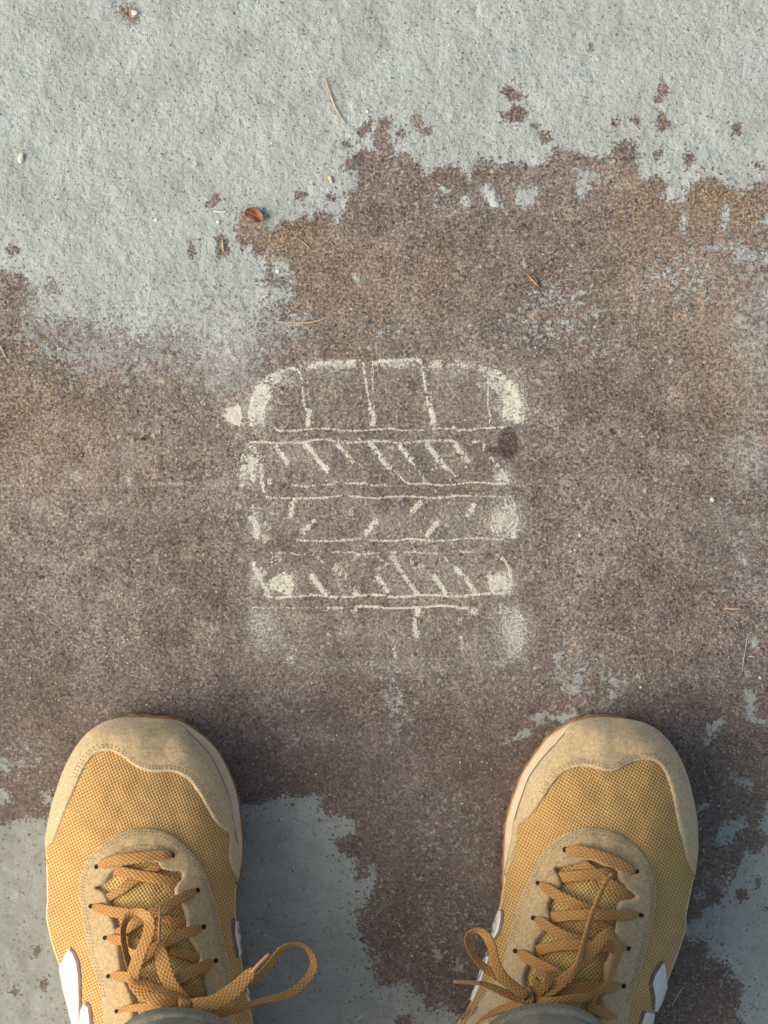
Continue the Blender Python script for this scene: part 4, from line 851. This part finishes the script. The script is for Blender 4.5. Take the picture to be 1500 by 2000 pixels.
BANDS = [
 # 1: top dome
 (M_CHALK, [([(491,832),(490,805),(494,782),(503,760),(520,742),(540,730),(560,722),(577,720),(584,728)],6,.55),([(500,828),(502,800),(508,780),(524,760)],30,.50),([(512,770),(520,755),(535,742),(548,736)],15,.62),([(493,800),(497,815),(495,828)],10,.5),([(584,724),(590,745),(592,770),(594,790),(598,800)],2.6,.6),
   ([(601,745),(604,775),(605,797)],2.2,.4),([(605,716),(604,725),(612,712),(640,707),(670,706),(705,705)],5,.62),([(610,716),(650,713),(700,712)],10,.28),([(709,706),(711,720),(716,755),(723,795)],3,.75),([(728,712),(728,740),(729,780),(731,798)],2.2,.45),
   ([(728,710),(740,706),(770,704),(815,703),(821,706)],5,.75),([(735,714),(770,712),(812,710)],10,.22),([(821,706),(826,725),(831,760),(836,792)],3.4,.85),([(841,745),(842,775),(843,792)],2,.4),([(840,722),(846,709),(880,708),(915,712),(950,722)],9,.34),([(845,712),(872,714)],12,.3),([(910,714),(916,728)],12,.25),([(931,747),(937,756)],4,.3),
   ([(954,726),(969,731),(984,742),(999,756),(1009,772),(1015,790),(1017,810),(1012,828)],15,.5),([(960,735),(982,752),(998,782),(998,818)],34,.38),([(951,725),(953,760),(954,795),(958,815),(956,832)],2.4,.5),([(955,800),(975,798)],4,.3),
   ([(536,835),(548,841),(582,841),(600,838),(618,838),(644,837),(672,841),(708,841),(740,838),(768,837),(783,840),(828,840)],2.0,.7),([(845,837),(879,837),(892,840),(922,839),(954,836),(985,834)],2.2,.75),([(884,833),(893,841)],5,.6)],
  [([(605,799),(604,815),(601,832)],8,.85),([(722,797),(731,815),(726,832)],7,.85),([(840,798),(846,815),(845,829)],8,.9)]),
 (M_CHALK, [([(485,868),(492,864),(515,863),(545,866),(560,864),(584,865),(600,862),(630,858),(655,862),(690,864),(720,862),(760,862),(777,866),(800,864),(830,861),(870,860),(885,861),(895,868)],2.6,.8),([(922,864),(940,863),(946,869),(943,880)],4,.4),
   ([(487,866),(497,878),(506,878)],10,.5),([(488,888),(486,910),(480,935)],30,.52),([(494,892),(493,920),(497,940)],8,.5),([(472,950),(476,940)],6,.4),([(526,935),(526,945)],7,.55),([(958,892),(975,912),(990,935),(996,944)],5,.5),([(970,925),(985,942)],16,.35),
   ([(570,946),(600,950),(625,947),(650,946),(657,940)],2.4,.7),([(674,943),(700,944),(718,945)],2.4,.7),([(722,948),(740,948),(768,947)],2.2,.6),([(785,935),(792,941),(805,945),(830,944),(850,947),(885,947),(915,942),(960,944),(990,945)],2.3,.75),([(770,918),(785,935)],2.5,.6),([(806,905),(822,925),(830,940)],2.2,.4),([(875,915),(893,930)],5,.35)],
  [([(538,870),(548,885),(563,905)],8,.6),([(596,866),(612,884),(625,903),(642,922)],6.5,.85),([(632,912),(642,920)],9,.8),([(660,868),(675,885),(692,905)],6.5,.65),([(721,862),(738,885),(755,908),(765,914)],7,.85),([(778,868),(795,888),(806,902)],7,.65),([(832,865),(850,888),(865,908),(874,916)],7.5,.8),([(888,868),(905,888),(917,903)],7,.65),([(510,905),(512,940),(517,962)],5.5,.65)]),
 (M_CHALK, [([(517,971),(560,973),(600,973),(635,972),(660,969),(700,970),(735,973),(765,970),(800,969),(835,972),(870,971),(890,968),(920,969)],2.4,.72),([(925,969),(985,971)],2.5,.35),([(490,990),(505,1000)],16,.3),([(455,985),(470,992)],10,.22),
   ([(489,1008),(498,1022),(503,1036),(499,1050)],10,.75),([(515,1022),(530,1035)],8,.35),([(511,1045),(522,1056)],12,.3),([(580,1054),(600,1056),(640,1057),(680,1054),(705,1052)],2.4,.72),([(722,1055),(770,1056),(800,1052),(830,1055),(870,1056),(905,1052),(945,1051)],2.4,.75),([(945,1051),(985,1054)],3,.4),
   ([(990,973),(998,990),(1002,1010),(998,1050)],18,.42),([(975,1000),(970,1040)],26,.28),([(803,1052),(808,1060)],7,.6),([(530,975),(532,1000)],10,.2)],
  [([(578,975),(569,988),(569,1010)],8,.62),([(616,1016),(603,1027),(591,1042)],7,.62),([(689,999),(682,1006)],10,.35),([(738,1015),(724,1030),(712,1044)],8,.72),([(824,980),(812,992),(800,1004)],8,.6),([(858,1016),(845,1031),(832,1048)],7.5,.6),([(928,984),(919,998),(911,1008)],9,.5)]),
 (M_CHALK, [([(530,1080),(565,1080),(580,1083),(613,1083)],2.4,.5),([(620,1087),(632,1100)],4,.5),([(650,1078),(690,1078),(697,1080)],2.2,.5),([(694,1082),(703,1082)],6,.7),([(705,1083),(740,1080)],2.4,.6),([(735,1085),(760,1103)],1.8,.4),([(762,1079),(800,1078),(855,1081)],2.4,.6),([(878,1077),(930,1078)],2,.5),([(970,1082),(985,1095),(997,1112)],5,.4),
   ([(540,1125),(548,1140),(545,1155)],34,.72),([(562,1125),(567,1145),(560,1162)],14,.75),([(495,1098),(500,1115),(512,1140),(528,1160)],6,.7),([(505,1112),(515,1125)],18,.55),([(530,1090),(560,1100)],16,.2),([(955,1118),(962,1145),(960,1158)],10,.7),([(975,1120),(980,1150)],22,.62),([(995,1112),(998,1135),(994,1155)],5,.6),
   ([(515,1160),(532,1167),(575,1165),(620,1162),(650,1166),(690,1165),(700,1163),(740,1162),(770,1166),(810,1163),(850,1162),(880,1165),(915,1163),(950,1160),(980,1159)],3.0,.95),([(980,1159),(1003,1158)],6,.4),([(678,1140),(690,1155)],2.5,.45),([(868,1090),(885,1105)],2.2,.4),([(800,1100),(830,1110)],12,.15)],
  [([(607,1123),(622,1143),(637,1162)],7,.9),([(652,1106),(678,1128)],10,.42),([(688,1150),(698,1163)],8,.8),([(735,1125),(750,1145),(760,1161)],9,.65),([(765,1085),(780,1110),(800,1140),(818,1162)],7,.72),([(847,1123),(860,1142),(872,1160)],6.5,.85),([(888,1108),(905,1125),(920,1145),(930,1161)],7,.75)]),
 (M_CHALK, [([(488,1186),(520,1187)],2,.5),([(640,1187),(670,1188)],2.6,.6),([(695,1184),(730,1185),(760,1188),(800,1187),(830,1185),(870,1183),(900,1187),(915,1186)],3.0,1.0),([(525,1187),(630,1187)],2,.25),([(960,1186),(1000,1191),(1020,1210),(1024,1238),(1016,1262),(1000,1282)],9,.22),([(975,1195),(1000,1215),(1008,1240)],26,.10),([(770,1265),(772,1285)],5,.3),([(560,1290),(575,1288)],14,.15),([(520,1195),(540,1215)],30,.08)],
  [([(690,1190),(694,1196)],14,.35),([(818,1188),(812,1203)],10,.9),([(809,1206),(812,1230),(815,1246)],7,.6),([(928,1189),(923,1200)],11,.6),([(896,1204),(900,1218)],9,.2),([(900,1240),(904,1268)],5,.3)])]
for k, (mt, base, hatch) in enumerate(BANDS):
    b = grains('band', base, cd, mt, 100+k)
    for j, h in enumerate(hatch): grains('stroke', [h], b, M_CHALK, 200+k*20+j)
o = grains('chalk_spot', [([(456,795),(460,812),(455,826)],26,1.3),([(448,806),(466,822)],20,1.2)], None, M_CHALK, 77)
tag(o, 'round dense chalk spot on bare concrete left of the print\'s top band', 'chalk mark')

# ------------------------------------------------------------------ litter and grit on the floor
def blob(name, x, y, rx, ry, hz, mat, label, cat, group=None, rot=0, seed=1, sharp=.25):
    random.seed(seed*31+int(x)); V = []; F = []; nu, nv = 9, 5
    z0 = gz(x, y)
    for j in range(nv+1):
        ph = math.pi*j/nv
        for i in range(nu):
            th = 2*math.pi*i/nu; r = 1+random.uniform(-sharp, sharp)
            dx, dy = rx*math.sin(ph)*math.cos(th)*r, ry*math.sin(ph)*math.sin(th)*r
            c, s = math.cos(rot), math.sin(rot)
            V.append(((dx*c-dy*s)*K, (dx*s+dy*c)*K, z_ if (z_ := hz*0.45*math.cos(ph)*r) else 0))
    for j in range(nv):
        for i in range(nu): F.append([j*nu+i, (j+1)*nu+i, (j+1)*nu+(i+1) % nu, j*nu+(i+1) % nu])
    o = mesh_obj(name, V, F, mat, smooth=False); o.location = (*W(x, y)[:2], z0+hz*0.32)
    return tag(o, label, cat, group)
def sprig(name, pts, r, mat, label, cat='straw', group=None, lift=0.0004, flat=.7):
    C = crom([[(x-750)*K, (1000-y)*K, gz(x, y)+r*K+lift*(1 if 0 < i < len(pts)-1 else .3)] for i, (x, y) in enumerate(pts)], False, 0.001)
    base = C[0].copy(); T = np.gradient(C, axis=0); V = []; F = []; ns = 7; m_ = len(C)
    for i in range(m_):
        t = Vector(T[i]).normalized(); u = Vector((0, 0, 1)).cross(t).normalized(); v = t.cross(u)
        rr_ = r*K*(0.55+0.45*math.sin(math.pi*min(1, (i+.6)/m_)))*(1+random.uniform(-.1, .1))
        for j in range(ns):
            a = 2*math.pi*j/ns; V.append(Vector(C[i]-base)+u*rr_*math.cos(a)+v*rr_*flat*math.sin(a))
    for i in range(m_-1):
        for j in range(ns): F.append([i*ns+j, i*ns+(j+1) % ns, (i+1)*ns+(j+1) % ns, (i+1)*ns+j])
    F.append(list(range(ns))[::-1]); F.append([(m_-1)*ns+j for j in range(ns)])
    o = mesh_obj(name, V, F, mat); o.location = tuple(base); return tag(o, label, cat, group)
G1 = 'bits of straw and dry needles on the floor'; G2 = 'small pale stones on the floor'
sprig('straw', [(636,153),(644,180),(654,207),(666,229),(676,243)], 1.7, M_STRAW, 'long pale straw curving down the grey paint near the top', group=G1)
sprig('straw', [(538,627),(570,630),(610,629),(635,622),(651,615)], 1.3, M_STRAW, 'long thin pale straw lying level above the chalk print', group=G1)
sprig('straw', [(575,463),(590,472),(602,482),(609,490)], 1.0, M_STRAW, 'fine pale fibre on bare concrete right of the brown leaf', group=G1)
sprig('pine_needle', [(1031,537),(1040,547),(1053,560)], 2.2, M_NEEDLE, 'short orange needle on the bare concrete right of centre', 'needle', G1)
sprig('pine_needle', [(1042,536),(1047,548),(1051,556)], 1.3, M_BROWNG, 'dark brown needle crossing the short orange needle', 'needle', G1)
sprig('straw', [(1416,1188),(1432,1189),(1447,1189)], 2.0, M_STRAW, 'short level straw at the right edge, level with the lowest chalk band', group=G1)
sprig('straw', [(1409,1173),(1418,1181),(1428,1190)], 1.2, M_NEEDLE, 'thin slanted fibre touching the short level straw at right', group=G1)
sprig('straw', [(1389,1174),(1393,1179),(1397,1184)], 1.3, M_STRAW, 'tiny slanted fibre left of the short level straw', group=G1)
sprig('straw', [(1462,1282),(1470,1282),(1476,1283)], 1.5, M_STRAW, 'tiny level fibre near the right edge above the right shoe', group=G1)
sprig('pine_needle', [(-4,668),(4,682),(12,699)], 1.8, M_STRAW, 'pale needle cut off by the left edge of the photo', 'needle', G1)
sprig('straw', [(435,468),(435,480),(437,492)], 2.0, M_STRAW, 'short upright straw in a small bare chip left of centre', group=G1)
sprig('straw', [(417,413),(430,414),(444,413)], 1.8, M_PALE, 'short whitish straw just left of the brown leaf', group=G1)
sprig('wood_splinter', [(515,582),(521,577),(527,575)], 2.8, M_STRAW, 'short orange splinter on paint below the white pebble', 'splinter', G1)
sprig('hair', [(1460,1240),(1457,1262),(1452,1290),(1449,1312)], 0.6, M_PALE, 'long fine pale hair running down at the right edge', 'hair', G1, lift=.0002)
sprig('hair', [(1334,1928),(1322,1947),(1312,1966)], 0.6, M_PALE, 'fine pale hair on dark concrete right of the right shoe', 'hair', G1, lift=.0002)
sprig('hair', [(712,1980),(703,1987),(692,1995)], 0.6, M_PALE, 'fine pale hair on grey paint at the bottom between the shoes', 'hair', G1, lift=.0002)
for i, (x, y, rx, ry, h, mt, lb, ct, nm) in enumerate([
 (1391,976,4,4.4,.0017,M_PALE,'round white pebble on bare concrete at the right, highest of that side','pebble','pebble'),
 (1133,1045,4.2,4.4,.0016,M_BEIGE,'cream pebble on bare concrete just right of the third chalk band','pebble','pebble'),
 (426,434,4,3.8,.0017,M_PALE,'white pebble on grey paint left of the brown leaf','pebble','pebble'),
 (543,530,3.6,3.8,.0016,M_PALE,'white pebble on a paint island below the brown leaf','pebble','pebble'),
 (718,218,3.4,3,.0012,M_PALE,'tiny white pebble on grey paint above the highest bare patch','pebble','pebble'),
 (305,430,3.8,3.2,.0013,M_PALE,'small white pebble on grey paint far left of the brown leaf','pebble','pebble'),
 (216,219,3.4,2.6,.0012,M_PALE,'tiny white pebble alone on paint in the upper left','pebble','pebble'),
 (1484,1324,3,3,.0012,M_PALE,'tiny white pebble beside a paint patch at the right edge','pebble','pebble'),
 (1251,1342,2.6,2.4,.001,M_PALE,'tiny white pebble just above the right shoe\'s toe','pebble','pebble'),
 (646,350,3.6,8.5,.0022,M_BEIGE,'long beige stone chip on grey paint left of the bare patch','stone chip','stone_chip'),
 (703,857,2.8,5,.0018,M_BEIGE,'upright cream stone chip on the second chalk band\'s top line','stone chip','stone_chip'),
 (816,798,4.4,1.8,.001,M_NEEDLE,'small pinkish chip in the dome\'s middle block','stone chip','stone_chip'),
 (911,912,2.6,3,.001,M_BEIGE,'small pinkish chip between hatch strokes at the right of the second band','stone chip','stone_chip'),
 (279,857,3.6,6,.0012,M_BLACK,'dark grey oval stone at the left of the bare concrete','stone','dark_stone'),
 (41,309,9,5.5,.0018,M_PALE,'white paint crumb near the left edge high up','paint crumb','paint_crumb'),
 (263,26,6,7,.0018,M_PALE,'white paint crumb beside a dark pit at the top left','paint crumb','paint_crumb')]):
    blob(nm, x, y, rx, ry, h, mt, lb, ct, G2, rot=(0.45 if i == 9 else 0.1*i), seed=i+1)
# the leaf: a thin curled blade with a midrib
def leaf():
    V = []; F = []; nu, nv = 15, 9; L_, Wd = 41*K, 13*K
    for i in range(nu):
        u = i/(nu-1); half = Wd*(math.sin(math.pi*min(1, u*0.97+0.03))**0.62)*(1.0 if u < .85 else (1-u)/.15*.8+.2)
        for j in range(nv):
            v = j/(nv-1)*2-1
            z = 0.0011+0.0022*(abs(v)**1.7)*(0.5+0.6*u)+0.0012*(u-.5)**2*4+0.0004*math.sin(7*u+3*v)+0.0003*random.uniform(-1, 1)
            V.append(((u-.5)*L_, v*half+0.0006*math.sin(u*5), z))
    for i in range(nu-1):
        for j in range(nv-1): F.append([i*nv+j, (i+1)*nv+j, (i+1)*nv+j+1, i*nv+j+1])
    root = empty('dead_leaf', (*W(498, 422)[:2], gz(498, 422))); root.rotation_euler = (0, 0, math.radians(-22))
    tag(root, 'small curled reddish-brown dead leaf on the paint edge above the chalk print', 'leaf')
    b = mesh_obj('blade', V, F, M_LEAF, parent=root); md = b.modifiers.new('thickness', 'SOLIDIFY'); md.thickness = 0.00025
    mv = []; mf = []; ns = 6
    for i in range(12):
        u = i/11*1.12-.06; r = 0.00028*(1.1-u*.7)
        for j in range(ns):
            a = 2*math.pi*j/ns; mv.append(((u-.5)*L_, 0.0006*math.sin(u*5)+r*math.cos(a), 0.0013+0.0012*(u-.5)**2*4+r*math.sin(a)))
    for i in range(11):
        for j in range(ns): mf.append([i*ns+j, (i+1)*ns+j, (i+1)*ns+(j+1) % ns, i*ns+(j+1) % ns])
    mesh_obj('midrib', mv, mf, M_NEEDLE, parent=root)
leaf()
# fine grit nobody could count
def grit(name, n, mat, smin, smax, region, seed, label):
    rg = np.random.default_rng(seed); x = rg.uniform(-40, 1540, n*3); y = rg.uniform(-40, 2060, n*3)
    s_ = bil(SDFC, x, y); ok = (s_ < 4) if region == 'bare' else (s_ > -500)
    keep = vnoise(x/60, y/60, 3) > 0.35; ok &= keep; x, y = x[ok][:n], y[ok][:n]; m_ = len(x)
    z = ground_height(x, y); size = rg.uniform(smin, smax, m_)*K; V = np.zeros((m_, 6, 3))
    ring = [(1, 0, 0), (0, 1, 0), (-1, 0, 0), (0, -1, 0), (0, 0, 1), (0, 0, -1)]
    a = rg.uniform(0, 6.28, m_)
    for k, (u, v, w_) in enumerate(ring):
        r = size*rg.uniform(.6, 1.35, m_)
        V[:, k, 0] = (x-750)*K+r*(u*np.cos(a)-v*np.sin(a)); V[:, k, 1] = (1000-y)*K+r*(u*np.sin(a)+v*np.cos(a)); V[:, k, 2] = z+size*.25+w_*r*.7
    tri = [(0, 1, 4), (1, 2, 4), (2, 3, 4), (3, 0, 4), (1, 0, 5), (2, 1, 5), (3, 2, 5), (0, 3, 5)]
    b0 = (np.arange(m_)*6)[:, None]; F = np.concatenate([b0+np.array([t]) for t in tri])
    o = mesh_obj(name, V.reshape(-1, 3), F.tolist(), mat, smooth=False); tag(o, label, 'grit', kind='stuff')
grit('pale_grit', 4200, M_BEIGE, .6, 2.1, 'bare', 5, 'scattered pale sand grains on the bare concrete')
grit('dark_grit', 2200, M_BROWNG, .8, 2.0, 'all', 6, 'scattered brown grit over paint and concrete')
grit('white_grit', 350, M_PALE, .8, 2.2, 'all', 8, 'scattered tiny white grains over the whole floor')

# ------------------------------------------------------------------ the person standing over it
def skin_obj(name, chains, mat, parent, sub=2, root_idx=0):
    V = []; E = []; Rr = []; idx = {}
    for ch in chains:
        prev = None
        for p in ch:
            key = tuple(round(c, 4) for c in p[:3])
            if key not in idx: idx[key] = len(V); V.append(p[:3]); Rr.append(p[3])
            k = idx[key]
            if prev is not None and prev != k: E.append((prev, k))
            prev = k
    me = bpy.data.meshes.new(name); me.from_pydata(V, E, []); o = bpy.data.objects.new(name, me); COL.objects.link(o)
    me.materials.append(mat); sk = o.modifiers.new('skin', 'SKIN')
    if not me.skin_vertices: me.attributes.new('skin_verts', 'FLOAT', 'POINT') if False else None
    return o, Rr
def grow(name, chains, mat, parent, sub=2, root_key=None):
    """tapered continuous body surface by metaball-free sweep: each chain is a lofted tube, merged by remesh"""
    V = []; F = []
    for ch in chains:
        C = crom([list(p) for p in ch], False, 0.02 if len(ch[0]) == 4 else .02); m_ = len(C); ns = 14; base = len(V)
        T = np.gradient(C[:, :3], axis=0); pu = None
        for i in range(m_):
            t = Vector(T[i]).normalized()
            u = (pu-t*pu.dot(t)).normalized() if pu is not None else t.orthogonal().normalized(); pu = u; v = t.cross(u)
            for j in range(ns):
                a = 2*math.pi*j/ns; V.append(Vector(C[i, :3])+(u*math.cos(a)+v*math.sin(a))*C[i, 3])
        for i in range(m_-1):
            for j in range(ns): F.append([base+i*ns+j, base+i*ns+(j+1) % ns, base+(i+1)*ns+(j+1) % ns, base+(i+1)*ns+j])
        for (r0, sgn, ci) in ((0, -1, 0), (m_-1, 1, m_-1)):
            c0 = len(V); V.append(Vector(C[ci, :3])+Vector(T[ci]).normalized()*sgn*C[ci, 3]*0.6)
            for j in range(ns):
                f = [base+r0*ns+j, base+r0*ns+(j+1) % ns, c0]; F.append(f if sgn > 0 else f[::-1])
    o = mesh_obj(name, V, F, mat, parent=parent)
    return o
person = empty('person', (0, 0, 0)); tag(person, 'person standing in the ochre sneakers, of whom only the grey-green trouser hems show', 'person')
XL, XR = -0.110, 0.0865
def hem_leg(x0, y0, xk, xh):
    return [(x0, y0, .121, .0462), (x0, y0, .20, .052), (x0*1.03, y0-.012, .32, .062), (xk, y0-.01, .50, .072), (xk, y0-.03, .62, .082), (xh, y0-.06, .80, .098), (xh*.9, y0-.075, .93, .105)]
# body: one mesh, remeshed to a continuous skin
bodyc = [[(XL, -.315, .06, .034), (XL, -.315, .12, .036), (XL, -.325, .30, .05), (-.105, -.33, .50, .055), (-.10, -.37, .80, .08), (-.05, -.38, .95, .10)],
         [(XR, -.312, .06, .034), (XR, -.312, .12, .036), (XR, -.322, .30, .05), (.09, -.33, .50, .055), (.09, -.37, .80, .08), (.05, -.38, .95, .10)],
         [(0, -.385, .88, .12), (0, -.385, 1.0, .12), (0, -.375, 1.15, .12), (0, -.36, 1.32, .125), (0, -.345, 1.43, .09), (0, -.325, 1.49, .055), (0, -.30, 1.55, .055)],
         [(0, -.30, 1.54, .06), (0, -.27, 1.585, .083), (0, -.235, 1.61, .085), (0, -.20, 1.605, .07), (0, -.18, 1.59, .045)],
         [(-.06, -.355, 1.40, .06), (-.17, -.35, 1.385, .058), (-.205, -.34, 1.30, .045), (-.215, -.30, 1.15, .038), (-.20, -.22, 1.19, .034), (-.14, -.10, 1.34, .028), (-.105, -.03, 1.405, .024)],
         [(.06, -.355, 1.40, .06), (.17, -.35, 1.385, .058), (.205, -.34, 1.30, .045), (.215, -.30, 1.15, .038), (.20, -.22, 1.19, .034), (.14, -.10, 1.34, .028), (.105, -.03, 1.405, .024)]]
for s in (-1, 1):
    bodyc.append([(s*.105, -.03, 1.405, .022), (s*.098, -.005, 1.412, .024), (s*.094, .02, 1.418, .022)])
    for k, (dy, ln) in enumerate(((.030, .9), (.014, 1.0), (-.002, .95), (-.018, .75))):
        bodyc.append([(s*.098, dy*.6, 1.418, .0095), (s*(.097), dy*.9, 1.436, .009), (s*.083, dy, 1.444, .0085), (s*(.083-.022*ln), dy, 1.436, .0075), (s*(.083-.030*ln), dy, 1.428, .006)])
    bodyc.append([(s*.100, -.02, 1.405, .012), (s*.090, -.03, 1.396, .0105), (s*.078, -.02, 1.396, .009), (s*.070, -.005, 1.399, .007)])
    # face: ears and eyes sit either side, brow and nose below
    bodyc.append([(s*.075, -.26, 1.60, .012), (s*.088, -.268, 1.605, .014), (s*.086, -.268, 1.585, .009)])
bodyc.append([(0, -.178, 1.60, .012), (0, -.160, 1.583, .012), (0, -.168, 1.574, .010)])
bodyc.append([(-.022, -.178, 1.557, .008), (0, -.172, 1.552, .009), (.022, -.178, 1.557, .008)])
body = grow('body', bodyc, M_SKIN, person)
rm = body.modifiers.new('remesh', 'REMESH'); rm.mode = 'VOXEL'; rm.voxel_size = 0.0045; rm.use_smooth_shade = True
sm = body.modifiers.new('smooth', 'SMOOTH'); sm.iterations = 4
tr = grow('trousers', [hem_leg(XL, -.3145, -.108, -.095), hem_leg(XR, -.3125, .095, .095), [(0, -.385, .86, .118), (0, -.387, .93, .135), (0, -.385, 1.02, .132)]], M_CLOTH, person)
rm = tr.modifiers.new('remesh', 'REMESH'); rm.mode = 'VOXEL'; rm.voxel_size = 0.004; rm.use_smooth_shade = True
for nm_, x0, y0 in (('trouser_hem', XL, -.3145), ('trouser_hem', XR, -.3125)):
    V = []; F = []; ns = 48; prof = [(.0452, .1175), (.0478, .1165), (.0492, .1185), (.0495, .126), (.0492, .134), (.0480, .137), (.0455, .1365)]
    for r_, z_ in prof:
        for j in range(ns):
            a = 2*math.pi*j/ns; q = r_*(1+.012*math.sin(3*a+x0*40)+.008*math.sin(7*a)); V.append((x0+q*math.cos(a), y0+q*math.sin(a), z_))
    for i in range(len(prof)-1):
        for j in range(ns): F.append([i*ns+j, i*ns+(j+1) % ns, (i+1)*ns+(j+1) % ns, (i+1)*ns+j])
    mesh_obj(nm_, V, F, M_CLOTH, parent=tr)
    V = []; F = []                                       # the row of stitches that holds the hem
    for j in range(110):
        a0, a1 = 2*math.pi*j/110, 2*math.pi*(j+.62)/110; i0 = len(V)
        for a, rr_, zz in ((a0, .0497, .1292), (a1, .0497, .1292), (a1, .0497, .1300), (a0, .0497, .1300), ((a0+a1)/2, .0503, .1296)):
            V.append((x0+rr_*1.004*math.cos(a), y0+rr_*1.004*math.sin(a), zz))
        F += [[i0, i0+1, i0+4], [i0+1, i0+2, i0+4], [i0+2, i0+3, i0+4], [i0+3, i0, i0+4]]
    st_ = mesh_obj('hem_stitching', V, F, M_THREAD, parent=tr); st_['kind'] = 'stuff'
sh = grow('shirt', [[(0, -.385, .90, .150), (0, -.385, .98, .146), (0, -.38, 1.12, .142), (0, -.365, 1.30, .146), (0, -.355, 1.40, .10)],
    [(-.05, -.358, 1.38, .085), (-.165, -.352, 1.375, .074), (-.208, -.342, 1.29, .062), (-.216, -.305, 1.16, .054), (-.20, -.22, 1.19, .049), (-.155, -.13, 1.305, .042)],
    [(.05, -.358, 1.38, .085), (.165, -.352, 1.375, .074), (.208, -.342, 1.29, .062), (.216, -.305, 1.16, .054), (.20, -.22, 1.19, .049), (.155, -.13, 1.305, .042)]], M_SHIRT, person)
rm = sh.modifiers.new('remesh', 'REMESH'); rm.mode = 'VOXEL'; rm.voxel_size = 0.006; rm.use_smooth_shade = True
hr = grow('hair', [[(0, -.335, 1.56, .055), (0, -.325, 1.62, .075), (0, -.285, 1.655, .082), (0, -.235, 1.672, .072), (0, -.20, 1.662, .045)]], M_HAIR, person)
rm = hr.modifiers.new('remesh', 'REMESH'); rm.mode = 'VOXEL'; rm.voxel_size = 0.006; rm.use_smooth_shade = True
# phone held level just above the lens position
def rbox(name, cx_, cy_, cz_, sx, sy, sz, rad, mat, parent=None):
    V = []; F = []; ns = 6; ring = []
    for qx, qy, a0 in ((1, 1, 0), (-1, 1, 90), (-1, -1, 180), (1, -1, 270)):
        for i in range(ns+1):
            a = math.radians(a0+90*i/ns); ring.append((qx*(sx/2-rad)+rad*math.cos(a), qy*(sy/2-rad)+rad*math.sin(a)))
    m_ = len(ring)
    for z, k in ((-sz/2, .97), (-sz/2+sz*.2, 1), (sz/2-sz*.2, 1), (sz/2, .97)):
        V += [(cx_+x*k, cy_+y*k, cz_+z) for x, y in ring]
    for r_ in range(3):
        for i in range(m_): F.append([r_*m_+i, r_*m_+(i+1) % m_, (r_+1)*m_+(i+1) % m_, (r_+1)*m_+i])
    F.append(list(range(m_))[::-1]); F.append([3*m_+i for i in range(m_)])
    return mesh_obj(name, V, F, mat, parent=parent, smooth=False)
ph = empty('phone', (0, -.0, 1.418)); tag(ph, 'dark phone held level in both hands above the floor', 'phone')
rbox('phone_body', 0.0, -0.002, 0, .150, .074, .008, .011, M_PHONE, ph)
